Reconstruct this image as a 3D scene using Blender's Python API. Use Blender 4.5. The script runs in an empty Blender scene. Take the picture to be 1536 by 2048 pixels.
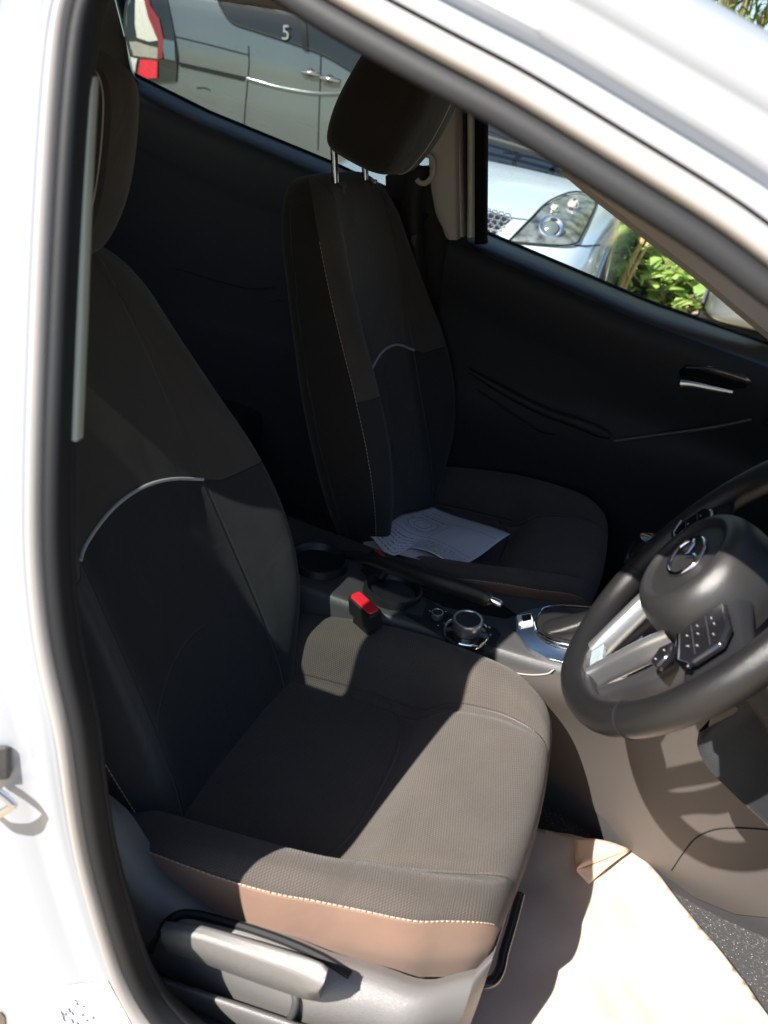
import bpy, bmesh, math, random
import numpy as np
from mathutils import Vector, Matrix
random.seed(7); rng = np.random.default_rng(7)
S = bpy.context.scene
COL = S.collection
# ------------------------------------------------------------------ camera
CAM = np.array([0.418, -1.128, 1.299]); YAW, PIT, ROL = np.radians([15.54, 27.22, 10.50]); FPX = 1641.0
_f = np.array([-math.sin(YAW)*math.cos(PIT), math.cos(YAW)*math.cos(PIT), -math.sin(PIT)])
_r = np.cross(_f, [0, 0, 1.0]); _r /= np.linalg.norm(_r); _u = np.cross(_r, _f)
RT = _r*math.cos(ROL) + _u*math.sin(ROL); UP = -_r*math.sin(ROL) + _u*math.cos(ROL)
cd = bpy.data.cameras.new('camera'); cam = bpy.data.objects.new('camera', cd); COL.objects.link(cam)
m = Matrix.Identity(4)
for i in range(3):
    m[i][0] = RT[i]; m[i][1] = UP[i]; m[i][2] = -_f[i]; m[i][3] = CAM[i]
cam.matrix_world = m
cd.sensor_fit = 'VERTICAL'; cd.sensor_height = 36; cd.lens = FPX/2048*36
cd.clip_start = 0.02; cd.clip_end = 500
S.camera = cam
cd.dof.use_dof = True; cd.dof.focus_distance = 1.35; cd.dof.aperture_fstop = 6.5
# ------------------------------------------------------------------ light
SUN = Vector((0.39, 0.60, -0.75)).normalized()           # direction the light travels
w = bpy.data.worlds.new('World'); S.world = w; w.use_nodes = True
nt = w.node_tree; bg = nt.nodes['Background']
sky = nt.nodes.new('ShaderNodeTexSky'); sky.sky_type = 'NISHITA'; sky.sun_disc = False
sky.sun_elevation = math.asin(-SUN.z); sky.sun_rotation = math.atan2(-SUN.x, -SUN.y)
nt.links.new(sky.outputs[0], bg.inputs[0]); bg.inputs[1].default_value = 0.07
sl = bpy.data.lights.new('sun', 'SUN'); so = bpy.data.objects.new('sun', sl); COL.objects.link(so)
sl.energy = 5.0; sl.angle = math.radians(0.53); sl.color = (1.0, 0.94, 0.87)
so.rotation_euler = SUN.to_track_quat('-Z', 'Y').to_euler(); so.location = (-3, -5, 6)
S.view_settings.view_transform = 'Standard'; S.view_settings.look = 'None'
S.view_settings.exposure = 1.6; S.view_settings.gamma = 1.0
S.cycles.use_denoising = True
S.cycles.max_bounces = 8; S.cycles.diffuse_bounces = 4; S.cycles.glossy_bounces = 4
S.cycles.transparent_max_bounces = 16; S.cycles.sample_clamp_indirect = 4.0
S.cycles.caustics_reflective = False; S.cycles.caustics_refractive = False

# ------------------------------------------------------------------ helpers
def at(px, py, axis, v):
    """world point seen at photo pixel (px,py) on the plane axis = v"""
    d = _f + RT*((px-768)/FPX) + UP*((1024-py)/FPX)
    k = 'xyz'.index(axis); t = (v-CAM[k])/d[k]
    return CAM + t*d
def prof(xs, ys):
    return lambda x: float(np.interp(x, xs, ys))
def catmull(P, n, closed=False):
    """resample along axis 0 to n samples with a Catmull-Rom spline"""
    P = np.asarray(P, float); m_ = len(P)
    T = np.linspace(0, m_ if closed else m_-1, n, endpoint=not closed)
    out = np.empty((n,)+P.shape[1:])
    for k, t in enumerate(T):
        i = int(math.floor(t)); f = t-i
        if not closed and i >= m_-1: i = m_-2; f = 1.0
        g = (lambda j: P[j % m_]) if closed else (lambda j: P[j] if 0 <= j < m_ else (2*P[0]-P[1] if j < 0 else 2*P[-1]-P[-2]))
        a, b, c, d = g(i-1), g(i), g(i+1), g(i+2)
        out[k] = 0.5*((2*b)+(-a+c)*f+(2*a-5*b+4*c-d)*f*f+(-a+3*b-3*c+d)*f**3)
    return out
def dense(ctrl, nr, nc, cr=False, cc=False):
    A = catmull(ctrl, nr, cr)
    return np.swapaxes(catmull(np.swapaxes(A, 0, 1), nc, cc), 0, 1)
class MB:
    """collects shapes for ONE mesh"""
    def __init__(s): s.v = []; s.f = []; s.uv = []; s.mi = []; s.k = 0
    def add(s, V, Fc, uv=None, mi=0):
        o = len(s.v); s.v += [tuple(map(float, p)) for p in V]
        for q in Fc:
            s.f.append([o+i for i in q]); s.mi.append(mi)
            s.uv.append([uv[i] if uv is not None else (0.0, 0.0) for i in q])
        return s
    def grid(s, G, cr=False, cc=False, flip=False, UV=None, mi=0):
        G = np.asarray(G); R_, C_ = G.shape[:2]; F = []
        for i in range(R_ if cr else R_-1):
            for j in range(C_ if cc else C_-1):
                q = [i*C_+j, i*C_+(j+1) % C_, ((i+1) % R_)*C_+(j+1) % C_, ((i+1) % R_)*C_+j]
                F.append(q[::-1] if flip else q)
        return s.add(G.reshape(-1, 3), F, None if UV is None else np.asarray(UV).reshape(-1, 2), mi)
    def tube(s, path, r, n=12, closed=False, cap=True, sq=1.0, up=None, mi=0):
        P = np.asarray(path, float); N = len(P); rings = []
        rr = np.full(N, r) if np.isscalar(r) else np.asarray(r, float)
        ref = np.array([0, 0, 1.0]) if up is None else np.asarray(up, float)
        for i in range(N):
            if closed: t = P[(i+1) % N]-P[i-1]
            else: t = P[min(i+1, N-1)]-P[max(i-1, 0)]
            t = t/(np.linalg.norm(t)+1e-12)
            a = ref - t*np.dot(ref, t)
            if np.linalg.norm(a) < 1e-3: a = np.cross(t, [1, .3, .2])
            a /= np.linalg.norm(a); b = np.cross(t, a)
            if up is None: ref = a
            rings.append([P[i]+rr[i]*(math.cos(x)*a+sq*math.sin(x)*b) for x in np.linspace(0, 2*math.pi, n, endpoint=False)])
        G = np.array(rings); o = len(s.v); s.grid(G, cr=closed, cc=True, mi=mi)
        if cap and not closed:
            s.f.append([o+i for i in range(n)][::-1]); s.mi.append(mi); s.uv.append([(0, 0)]*n)
            s.f.append([o+(N-1)*n+i for i in range(n)]); s.mi.append(mi); s.uv.append([(0, 0)]*n)
        return s
    def box(s, c, d, mat=None, mi=0):
        c = np.array(c, float); h = np.array(d, float)/2
        V = [np.array([x, y, z])*h for x in (-1, 1) for y in (-1, 1) for z in (-1, 1)]
        if mat is not None: V = [mat @ v for v in V]
        V = [c+v for v in V]
        F = [[0, 1, 3, 2], [4, 6, 7, 5], [0, 4, 5, 1], [2, 3, 7, 6], [0, 2, 6, 4], [1, 5, 7, 3]]
        return s.add(V, F, mi=mi)
    def prism(s, poly, off, mi=0):
        """closed polygon (3D points) extruded by vector off"""
        P = [np.array(p, float) for p in poly]; n = len(P); off = np.array(off, float)
        V = P+[p+off for p in P]
        F = [list(range(n))[::-1], list(range(n, 2*n))]+[[i, (i+1) % n, n+(i+1) % n, n+i] for i in range(n)]
        return s.add(V, F, mi=mi)
    def lathe(s, pr_, M, n=40, mi=0, sx=1.0):
        """profile (r,z) turned about local z of frame M (4x4)"""
        G = []
        for r, z in pr_:
            G.append([list(M @ Vector((sx*r*math.cos(a), r*math.sin(a), z)))[:3] for a in np.linspace(0, 2*math.pi, n, endpoint=False)])
        return s.grid(np.array(G), cc=True, mi=mi)
    def build(s, name, mats, parent=None, bevel=0, smooth=True, sub=0, solid=0, angle=40, seg=2):
        me = bpy.data.meshes.new(name); me.from_pydata(s.v, [], s.f)
        uvl = me.uv_layers.new(name='UVMap'); k = 0; buf = []
        for fu in s.uv:
            for q in fu: buf += [float(q[0]), float(q[1])]
        uvl.data.foreach_set('uv', buf)
        for mm in (mats if isinstance(mats, (list, tuple)) else [mats]): me.materials.append(mm)
        me.polygons.foreach_set('material_index', s.mi)
        bm = bmesh.new(); bm.from_mesh(me); bmesh.ops.recalc_face_normals(bm, faces=bm.faces); bm.to_mesh(me); bm.free()
        o = bpy.data.objects.new(name, me); COL.objects.link(o)
        if parent is not None: o.parent = parent
        if smooth:
            me.polygons.foreach_set('use_smooth', [True]*len(me.polygons))
            me.set_sharp_from_angle(angle=math.radians(angle))
        if solid:
            q = o.modifiers.new('solid', 'SOLIDIFY'); q.thickness = solid; q.offset = 0
        if bevel:
            q = o.modifiers.new('bevel', 'BEVEL'); q.width = bevel; q.segments = seg; q.limit_method = 'ANGLE'; q.angle_limit = math.radians(35); q.harden_normals = False
            me.polygons.foreach_set('use_smooth', [True]*len(me.polygons))
        if sub:
            q = o.modifiers.new('sub', 'SUBSURF'); q.levels = sub; q.render_levels = sub
        return o
def empty(name, loc=(0, 0, 0), parent=None):
    o = bpy.data.objects.new(name, None); COL.objects.link(o); o.empty_display_size = .05
    if parent is not None:
        o.parent = parent
    o.location = loc
    return o
def tag(o, label, cat=None, group=None, kind=None):
    o['label'] = label
    if cat: o['category'] = cat
    if group: o['group'] = group
    if kind: o['kind'] = kind
    return o
def frame(o, x, y, z):
    M = Matrix.Identity(4)
    for i in range(3): M[i][0] = x[i]; M[i][1] = y[i]; M[i][2] = z[i]; M[i][3] = o[i]
    return M
def nrm(v): v = np.asarray(v, float); return v/np.linalg.norm(v)
def rrect(w_, h_, r, n=6):
    P = []
    for cx, cy, a0 in ((w_/2-r, h_/2-r, 0), (-w_/2+r, h_/2-r, 90), (-w_/2+r, -h_/2+r, 180), (w_/2-r, -h_/2+r, 270)):
        for k in range(n+1):
            a = math.radians(a0+90*k/n); P.append((cx+r*math.cos(a), cy+r*math.sin(a)))
    return P

# ------------------------------------------------------------------ materials
def M_(name, col, rough=0.5, metal=0.0, spec=0.5, bump=0.0, bscale=200, coat=0, var=0.0, vscale=3, sheen=0, det=3, vcol=None):
    mt = bpy.data.materials.new(name); mt.use_nodes = True; t = mt.node_tree; b = t.nodes['Principled BSDF']
    b.inputs['Base Color'].default_value = (*col, 1); b.inputs['Roughness'].default_value = rough
    b.inputs['Metallic'].default_value = metal; b.inputs['Specular IOR Level'].default_value = spec
    b.inputs['Coat Weight'].default_value = coat; b.inputs['Coat Roughness'].default_value = 0.06
    b.inputs['Sheen Weight'].default_value = sheen; b.inputs['Sheen Roughness'].default_value = .4
    tc = t.nodes.new('ShaderNodeTexCoord')
    if bump:
        n = t.nodes.new('ShaderNodeTexNoise'); n.inputs['Scale'].default_value = bscale; n.inputs['Detail'].default_value = det
        bp = t.nodes.new('ShaderNodeBump'); bp.inputs['Strength'].default_value = bump; bp.inputs['Distance'].default_value = 0.002
        t.links.new(tc.outputs['Object'], n.inputs['Vector']); t.links.new(n.outputs['Fac'], bp.inputs['Height'])
        t.links.new(bp.outputs[0], b.inputs['Normal'])
    if var:
        n2 = t.nodes.new('ShaderNodeTexNoise'); n2.inputs['Scale'].default_value = vscale; n2.inputs['Detail'].default_value = 5
        mx = t.nodes.new('ShaderNodeMix'); mx.data_type = 'RGBA'
        cr = t.nodes.new('ShaderNodeMapRange'); cr.inputs[1].default_value = .35; cr.inputs[2].default_value = .65
        mx.inputs[6].default_value = (*col, 1); mx.inputs[7].default_value = (*(vcol or [c*(1-var) for c in col]), 1)
        t.links.new(tc.outputs['Object'], n2.inputs['Vector']); t.links.new(n2.outputs['Fac'], cr.inputs[0])
        t.links.new(cr.outputs[0], mx.inputs[0]); t.links.new(mx.outputs[2], b.inputs['Base Color'])
    return mt
class NG:
    """tiny node-graph writer"""
    def __init__(s, mt): s.t = mt.node_tree
    def m(s, op, a, b=None, c=None, clamp=False):
        n = s.t.nodes.new('ShaderNodeMath'); n.operation = op; n.use_clamp = clamp
        for i, x in enumerate((a, b, c)):
            if x is None: continue
            if isinstance(x, (int, float)): n.inputs[i].default_value = x
            else: s.t.links.new(x, n.inputs[i])
        return n.outputs[0]
    def mixc(s, fac, a, b):
        n = s.t.nodes.new('ShaderNodeMix'); n.data_type = 'RGBA'
        for i, x in ((0, fac), (6, a), (7, b)):
            if isinstance(x, (int, float)): n.inputs[i].default_value = x
            elif isinstance(x, tuple): n.inputs[i].default_value = (*x, 1)
            else: s.t.links.new(x, n.inputs[i])
        return n.outputs[2]
    def step(s, x, e, wd):   # smooth 0..1 around x=e
        n = s.t.nodes.new('ShaderNodeMapRange'); n.interpolation_type = 'SMOOTHSTEP'
        s.t.links.new(x, n.inputs[0]); n.inputs[1].default_value = e-wd; n.inputs[2].default_value = e+wd
        return n.outputs[0]
def fabric(name, c1, c2, cell=0.0026, kind='weave', zone=None, cz=None, depth=.0006):
    """woven cloth: uv in metres. zone: function(ng,u,v)->(mask of second colour, seam height)"""
    mt = bpy.data.materials.new(name); mt.use_nodes = True; t = mt.node_tree; b = t.nodes['Principled BSDF']
    b.inputs['Roughness'].default_value = .85; b.inputs['Specular IOR Level'].default_value = .25
    b.inputs['Sheen Weight'].default_value = .12; b.inputs['Sheen Roughness'].default_value = .5
    g = NG(mt); uv = t.nodes.new('ShaderNodeUVMap'); sp = t.nodes.new('ShaderNodeSeparateXYZ')
    t.links.new(uv.outputs[0], sp.inputs[0]); u, v = sp.outputs[0], sp.outputs[1]
    k = 2*math.pi/cell
    a = g.m('ADD', u, g.m('MULTIPLY', v, .35)); c = g.m('SUBTRACT', v, g.m('MULTIPLY', u, .35))
    s1 = g.m('SINE', g.m('MULTIPLY', a, k*.62)); s2 = g.m('SINE', g.m('MULTIPLY', c, k*1.05))
    h = g.m('MULTIPLY_ADD', g.m('MULTIPLY', s1, s2), .5, .5)
    no = t.nodes.new('ShaderNodeTexNoise'); no.inputs['Scale'].default_value = 900; no.inputs['Detail'].default_value = 2
    t.links.new(uv.outputs[0], no.inputs['Vector'])
    n2 = t.nodes.new('ShaderNodeTexNoise'); n2.inputs['Scale'].default_value = 14; n2.inputs['Detail'].default_value = 4
    t.links.new(uv.outputs[0], n2.inputs['Vector'])
    hh = g.m('ADD', h, g.m('MULTIPLY', no.outputs[0], .6))
    if kind == 'plain': hh = g.m('MULTIPLY', no.outputs[0], .8)
    col = g.mixc(g.step(hh, .95 if kind != 'plain' else .5, .45), c1, c2)
    lum = g.mixc(g.step(n2.outputs[0], .5, .25), col, g.mixc(.14, col, (0.0, 0.0, 0.0)))
    n3 = t.nodes.new('ShaderNodeTexNoise'); n3.inputs['Scale'].default_value = 11; n3.inputs['Detail'].default_value = 3; n3.inputs['Distortion'].default_value = .6
    t.links.new(uv.outputs[0], n3.inputs['Vector']); hh = g.m('ADD', hh, g.m('MULTIPLY', n3.outputs[0], 11.0 if kind == 'plain' else 7.0)); height = hh
    if zone:
        mask, seam = zone(g, u, v)
        if mask is not None: lum = g.mixc(mask, lum, cz)
        if seam is not None: height = g.m('SUBTRACT', hh, g.m('MULTIPLY', seam, 5.0))
    t.links.new(lum, b.inputs['Base Color'])
    bp = t.nodes.new('ShaderNodeBump'); bp.inputs['Strength'].default_value = 1; bp.inputs['Distance'].default_value = depth
    t.links.new(height, bp.inputs['Height']); t.links.new(bp.outputs[0], b.inputs['Normal'])
    return mt
def glass(name, tint=(1, 1, 1), refl=.06, rough=0.0):
    mt = bpy.data.materials.new(name); mt.use_nodes = True; t = mt.node_tree
    for n in list(t.nodes):
        if n.type != 'OUTPUT_MATERIAL': t.nodes.remove(n)
    o = t.nodes['Material Output']; tr = t.nodes.new('ShaderNodeBsdfTransparent'); tr.inputs[0].default_value = (*tint, 1)
    gl = t.nodes.new('ShaderNodeBsdfGlossy'); gl.inputs['Roughness'].default_value = rough
    fr = t.nodes.new('ShaderNodeFresnel'); fr.inputs[0].default_value = 1.45
    ml = t.nodes.new('ShaderNodeMath'); ml.operation = 'MULTIPLY'; ml.inputs[1].default_value = refl/.04
    mx = t.nodes.new('ShaderNodeMixShader')
    t.links.new(fr.outputs[0], ml.inputs[0]); t.links.new(ml.outputs[0], mx.inputs[0])
    t.links.new(tr.outputs[0], mx.inputs[1]); t.links.new(gl.outputs[0], mx.inputs[2]); t.links.new(mx.outputs[0], o.inputs[0])
    return mt
def emblem_mat(): return M_('chrome', (.75, .76, .78), .08, 1.0)
m_paint = M_('pearl_paint', (.275, .295, .33), .28, .05, coat=.6, bump=.02, bscale=40)
m_paint_far = M_('silver_paint', (.56, .66, .72), .16, .45, coat=.7)
m_van = M_('van_silver_paint', (.19, .22, .24), .13, .55, coat=.6, var=.1, vscale=1.2)
m_rub = M_('rubber_seal', (.010, .011, .013), .6, spec=.25, bump=.05, bscale=300)
m_rub2 = M_('grey_rubber', (.27, .255, .25), .38, spec=.7, bump=.03, bscale=200)
m_trim = M_('black_plastic', (.011, .012, .014), .55, spec=.3, bump=.25, bscale=900)
m_trimg = M_('grey_black_plastic', (.045, .045, .046), .42, bump=.3, bscale=1100)
m_belt = M_('door_top_plastic', (.007, .009, .013), .30, spec=.9, bump=.2, bscale=900)
m_head = M_('pale_trim', (.42, .40, .37), .7, bump=.15, bscale=700)
m_beige = M_('beige_pillar_trim', (.78, .69, .62), .7, bump=.1, bscale=700)
m_gloss = M_('gloss_black', (.010, .010, .012), .1, spec=.6, coat=.5)
m_chrome = emblem_mat()
m_satin = M_('satin_silver', (.55, .56, .58), .28, .9, bump=.05, bscale=500)
m_leather = M_('black_leather', (.010, .010, .0105), .32, spec=.45, bump=.3, bscale=1000, det=5)
m_carpet = M_('dark_carpet', (.03, .03, .032), .95, bump=1.0, bscale=500, det=6)
m_red = M_('red_plastic', (.65, .02, .035), .35)
m_label = M_('white_print', (.75, .75, .75), .6)
m_dim = M_('dim_symbol_print', (.34, .34, .35), .6)
m_print = M_('dark_print', (.12, .13, .17), .8)
m_tyre = M_('tyre_rubber', (.035, .035, .035), .8, bump=.2, bscale=60)
m_tread = M_('tyre_tread', (.12, .12, .11), .9, bump=.4, bscale=80)
m_glass = glass('clear_glass', (.93, .96, .95), .045)
m_tint = glass('privacy_glass', (.63, .67, .65), .07)
m_dark = M_('dark_glass', (.012, .015, .018), .05, spec=.8, coat=.5)
m_post = M_('steel_post', (.6, .6, .62), .18, 1.0)
m_stitch = M_('pale_thread', (.40, .31, .25), .8)
m_pipe = M_('grey_piping', (.42, .42, .42), .5)
# carpet gets pale flecks
t = m_carpet.node_tree; g = NG(m_carpet); tc = t.nodes.new('ShaderNodeTexCoord'); vo = t.nodes.new('ShaderNodeTexVoronoi'); vo.inputs['Scale'].default_value = 170
t.links.new(tc.outputs['Object'], vo.inputs['Vector'])
nn = t.nodes.new('ShaderNodeTexNoise'); nn.inputs['Scale'].default_value = 260; t.links.new(tc.outputs['Object'], nn.inputs['Vector'])
c_ = g.mixc(g.step(nn.outputs[0], .62, .1), (.035, .035, .037), (.09, .09, .088))
c_ = g.mixc(g.m('SUBTRACT', 1.0, g.step(vo.outputs['Distance'], .13, .04)), c_, (.30, .30, .28))
t.links.new(c_, t.nodes['Principled BSDF'].inputs['Base Color'])

# ------------------------------------------------------------------ ground, plants, trees
def ground():
    mt = M_('dry_earth', (.30, .25, .17), .95, bump=1, bscale=12, det=8, var=.5, vscale=2.2, vcol=(.42, .36, .26))
    n = 60; xs = np.sign(np.linspace(-1, 1, n))*np.abs(np.linspace(-1, 1, n))**2.5*120; G = np.zeros((n, n, 3))
    for i, x in enumerate(xs):
        for j, y in enumerate(xs):
            G[i, j] = (x, y+4, -.0+.05*math.sin(x*.9)*math.cos(y*.7)*min(1, abs(x)/6))
    o = MB().grid(G).build('ground', mt); tag(o, 'sunlit dry earth ground with leaf litter', kind='structure')
ground()
def leafmat(name, c, c2, tr=.35):
    mt = bpy.data.materials.new(name); mt.use_nodes = True; t = mt.node_tree; b = t.nodes['Principled BSDF']
    b.inputs['Roughness'].default_value = .5
    g = NG(mt); oi = t.nodes.new('ShaderNodeTexCoord'); no = t.nodes.new('ShaderNodeTexNoise'); no.inputs['Scale'].default_value = 5; no.inputs['Detail'].default_value = 3
    t.links.new(oi.outputs['Object'], no.inputs['Vector']); c_ = g.mixc(g.step(no.outputs[0], .5, .15), c, c2)
    t.links.new(c_, b.inputs['Base Color'])
    tl = t.nodes.new('ShaderNodeBsdfTranslucent'); t.links.new(c_, tl.inputs[0]); mx = t.nodes.new('ShaderNodeMixShader'); mx.inputs[0].default_value = tr
    t.links.new(b.outputs[0], mx.inputs[1]); t.links.new(tl.outputs[0], mx.inputs[2]); t.links.new(mx.outputs[0], t.nodes['Material Output'].inputs[0])
    return mt
m_leaf = leafmat('broad_leaf', (.22, .38, .08), (.48, .60, .18), .5); m_bamboo = leafmat('narrow_leaf', (.10, .17, .03), (.26, .33, .07))
m_stem = M_('plant_stem', (.16, .15, .07), .8); m_dry = M_('dry_stalk', (.42, .30, .14), .8)
def leaf(mb, p, size, yaw, tilt, kind='broad'):
    if kind == 'broad':
        prof_ = [(0, 0), (.35, .42), (.6, .5), (.85, .38), (1.1, .30), (1.25, 0)]
    else:
        prof_ = [(0, 0), (.3, .09), (.8, .10), (1.3, .05), (1.7, 0)]
    V = []; cy, sy = math.cos(yaw), math.sin(yaw); ct, st = math.cos(tilt), math.sin(tilt)
    for sgn in (1, -1):
        for k, (a, b_) in enumerate(prof_):
            x = a*size; y = b_*size*sgn*(1+(.12*math.sin(k*9+size*50))); z = .12*size*abs(y/size)*2 - .12*size*a*a
            X, Z = x*ct-z*st, x*st+z*ct
            V.append((p[0]+X*cy-y*sy, p[1]+X*sy+y*cy, p[2]+Z))
    n = len(prof_); F = [[i, i+1, n+i+1, n+i] for i in range(n-1)]
    mb.add(V, F)
def plant(x, y, h, n, size, nm='leafy_plant'):
    root = empty(nm, (x, y, 0)); L = MB(); St = MB()
    for i in range(n):
        a = random.uniform(0, 6.28); r = random.uniform(.02, 1)**.6*h*.7; hh = h*random.uniform(.25, 1)*(1-.35*r/h)
        p = np.array([r*math.cos(a), r*math.sin(a), hh])
        St.tube([np.zeros(3), p*[.45, .45, .6], p], .006, 5)
        leaf(L, p, size*1.1*random.uniform(.45, 1.3), random.uniform(0, 6.28), random.uniform(-.6, .9))
    St.build('stem', m_stem, root); L.build('leaf', m_leaf, root, smooth=False)
    return root
pl = [  # photo pixel of the foot, distance, height, leaves
    (1262, 560, 6.2, .62, 70, .15, 'broad leafy green plant just right of the silver car headlight'),
    (1300, 575, 5.9, .55, 80, .15, 'broad leafy green plant in the middle of the gap between the parked cars'),
    (1345, 590, 5.8, .42, 60, .12, 'low pale green leafy plant beside the weathered tyre'),
    (1335, 520, 7.0, .60, 80, .13, 'sunlit leafy plant at the back behind the other broad leafy plants')]
for px, py, Y_, h, n, sz, lb in pl:
    p = at(px, py, 'y', Y_); o = plant(p[0], p[1], h, n, sz); tag(o, lb, 'plant', 'broad leafed plants between the parked cars')
# stalks
p = at(1240, 520, 'y', 5.0); r_ = empty('dry_stalk_plant', (p[0], p[1], 0)); mb = MB()
for k in range(6):
    dx = random.uniform(-.12, .12); mb.tube([(dx*.3, 0, 0), (dx, .02, .45), (dx*1.8+.05, .0, .95+.1*random.random())], [.018, .014, .006], 6)
mb.build('stalk', m_dry, r_); L = MB()
for k in range(40): leaf(L, (random.uniform(-.18, .2), random.uniform(-.1, .1), random.uniform(.2, .8)), random.uniform(.08, .2), random.uniform(0, 6.28), random.uniform(.3, 1.2), 'n')
L.build('leaf', m_leaf, r_, smooth=False); tag(r_, 'upright clump of dry brown stalks by the silver car', 'plant')
# leaf litter
L = MB()
for k in range(900):
    leaf(L, (random.uniform(-.8, 2.2), random.uniform(4.2, 9), .035+random.random()*.05), random.uniform(.03, .08), random.uniform(0, 6.28), random.uniform(-.4, .4), random.choice(['n', 'broad']))
o = L.build('leaf_litter', M_('dry_leaf', (.45, .33, .17), .8), smooth=False); tag(o, 'dry brown leaf litter scattered on the earth', 'leaf litter', kind='stuff')
def tree(px, py, Y_, lb, h=4.6, R=1.5, n=1500, dk=False):
    p = at(px, py, 'y', Y_); root = empty('bamboo_tree', (p[0], p[1], 0)); T = MB(); L = MB()
    for k in range(9):
        a = random.uniform(0, 6.28); q = np.array([math.cos(a), math.sin(a), 0])*random.uniform(.3, R)
        P = catmull([(0, 0, 0), q*.25+[0, 0, h*.4], q*.7+[0, 0, h*.75], q*1.1+[0, 0, h*.95]], 12)
        T.tube(P, np.linspace(.05, .01, 12), 6)
        for j in range(n//9):
            c = P[random.randint(2, 11)]+rng.normal(0, .30, 3)
            leaf(L, c, random.uniform(.08, .16), random.uniform(0, 6.28), random.uniform(-1.3, .3), 'n')
    T.build('trunk', m_stem, root); L.build('crown', m_bamboo, root, smooth=False)
    tag(root, lb, 'tree', 'trees behind the cars'); return root
tree(1455, 60, 7.0, 'sunlit feathery green tree showing above the white car roof', R=1.7, n=3200, h=4.2)
tree(1600, 60, 8.5, 'shaded green tree behind the feathery tree at the upper right corner', R=1.9, n=2400, h=5)
tree(1330, 60, 10, 'green tree standing far behind the silver car bonnet', R=2, n=2000, h=4.2)
# ------------------------------------------------------------------ surface tools
from mathutils.bvhtree import BVHTree
from mathutils import geometry as mgeo
def bvh(mb):
    return BVHTree.FromPolygons([Vector(v) for v in mb.v], mb.f)
def hit(tree, px, py, off=0.0):
    d = Vector(_f + RT*((px-768)/FPX) + UP*((1024-py)/FPX)).normalized()
    l, n, i, k = tree.ray_cast(Vector(CAM), d)
    if l is None:
        l, n, i, k = tree.find_nearest(Vector(CAM)+d*2)
        return None, None
    if n.dot(d) > 0: n = -n
    return np.array(l+n*off), np.array(n)
def patch(tree, poly, off, thick=0.0, step_=6, org=(0, 0, 0)):
    """piece of skin that follows a surface: outline in photo pixels, laid on the surface and given thickness"""
    xs = [p[0] for p in poly]; ys = [p[1] for p in poly]
    pts = []
    n = len(poly)
    for i in range(n):
        a = np.array(poly[i], float); b = np.array(poly[(i+1) % n], float); k = max(1, int(np.linalg.norm(b-a)/step_))
        for j in range(k): pts.append(a+(b-a)*j/k)
    nb = len(pts); edges = [(i, (i+1) % nb) for i in range(nb)]
    x = min(xs)+step_*.5
    def inside(q):
        c = False
        for i in range(nb):
            a, b = pts[i], pts[(i+1) % nb]
            if (a[1] > q[1]) != (b[1] > q[1]) and q[0] < (b[0]-a[0])*(q[1]-a[1])/(b[1]-a[1])+a[0]: c = not c
        return c
    extra = []
    while x < max(xs):
        y = min(ys)+step_*.5
        while y < max(ys):
            if inside((x, y)) and min((x-q[0])**2+(y-q[1])**2 for q in pts[:nb]) > (step_*.5)**2: extra.append(np.array([x, y]))
            y += step_
        x += step_
    vs, es, fs, *_ = mgeo.delaunay_2d_cdt([Vector(q) for q in pts+extra], edges, [], 1, 1e-4)
    V = []; ok = []
    for q in vs:
        p, nn_ = hit(tree, q[0], q[1], off)
        ok.append(p is not None); V.append((p if p is not None else np.zeros(3))-np.array(org))
    F = [list(f) for f in fs if all(ok[i] for i in f)]
    mb = MB()
    if thick:
        # thickness: second skin under the first, closed by the outline
        V2 = []
        for i, q in enumerate(vs):
            p, nn_ = hit(tree, q[0], q[1], off-thick)
            V2.append((p if p is not None else np.zeros(3))-np.array(org))
        N = len(V); cnt = {}
        for f in F:
            for a, b in zip(f, f[1:]+f[:1]): cnt[(a, b)] = cnt.get((a, b), 0)+1
        B = [(a, b) for (a, b) in cnt if (b, a) not in cnt]
        mb.add(V+V2, F+[[N+i for i in f[::-1]] for f in F]+[[b, a, N+a, N+b] for a, b in B])
    else: mb.add(V, F)
    return mb
def line_on(tree, pts, off=0.0, n=60, org=(0, 0, 0)):
    Q = catmull(np.array(pts, float), n); out = []
    for q in Q:
        p, _n = hit(tree, q[0], q[1], off)
        if p is not None and (not out or np.linalg.norm(p-np.array(org)-out[-1]) < .25): out.append(p-np.array(org))
    return out
def disc(n=24): return [(math.cos(a), math.sin(a)) for a in np.linspace(0, 2*math.pi, n, endpoint=False)]
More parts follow.
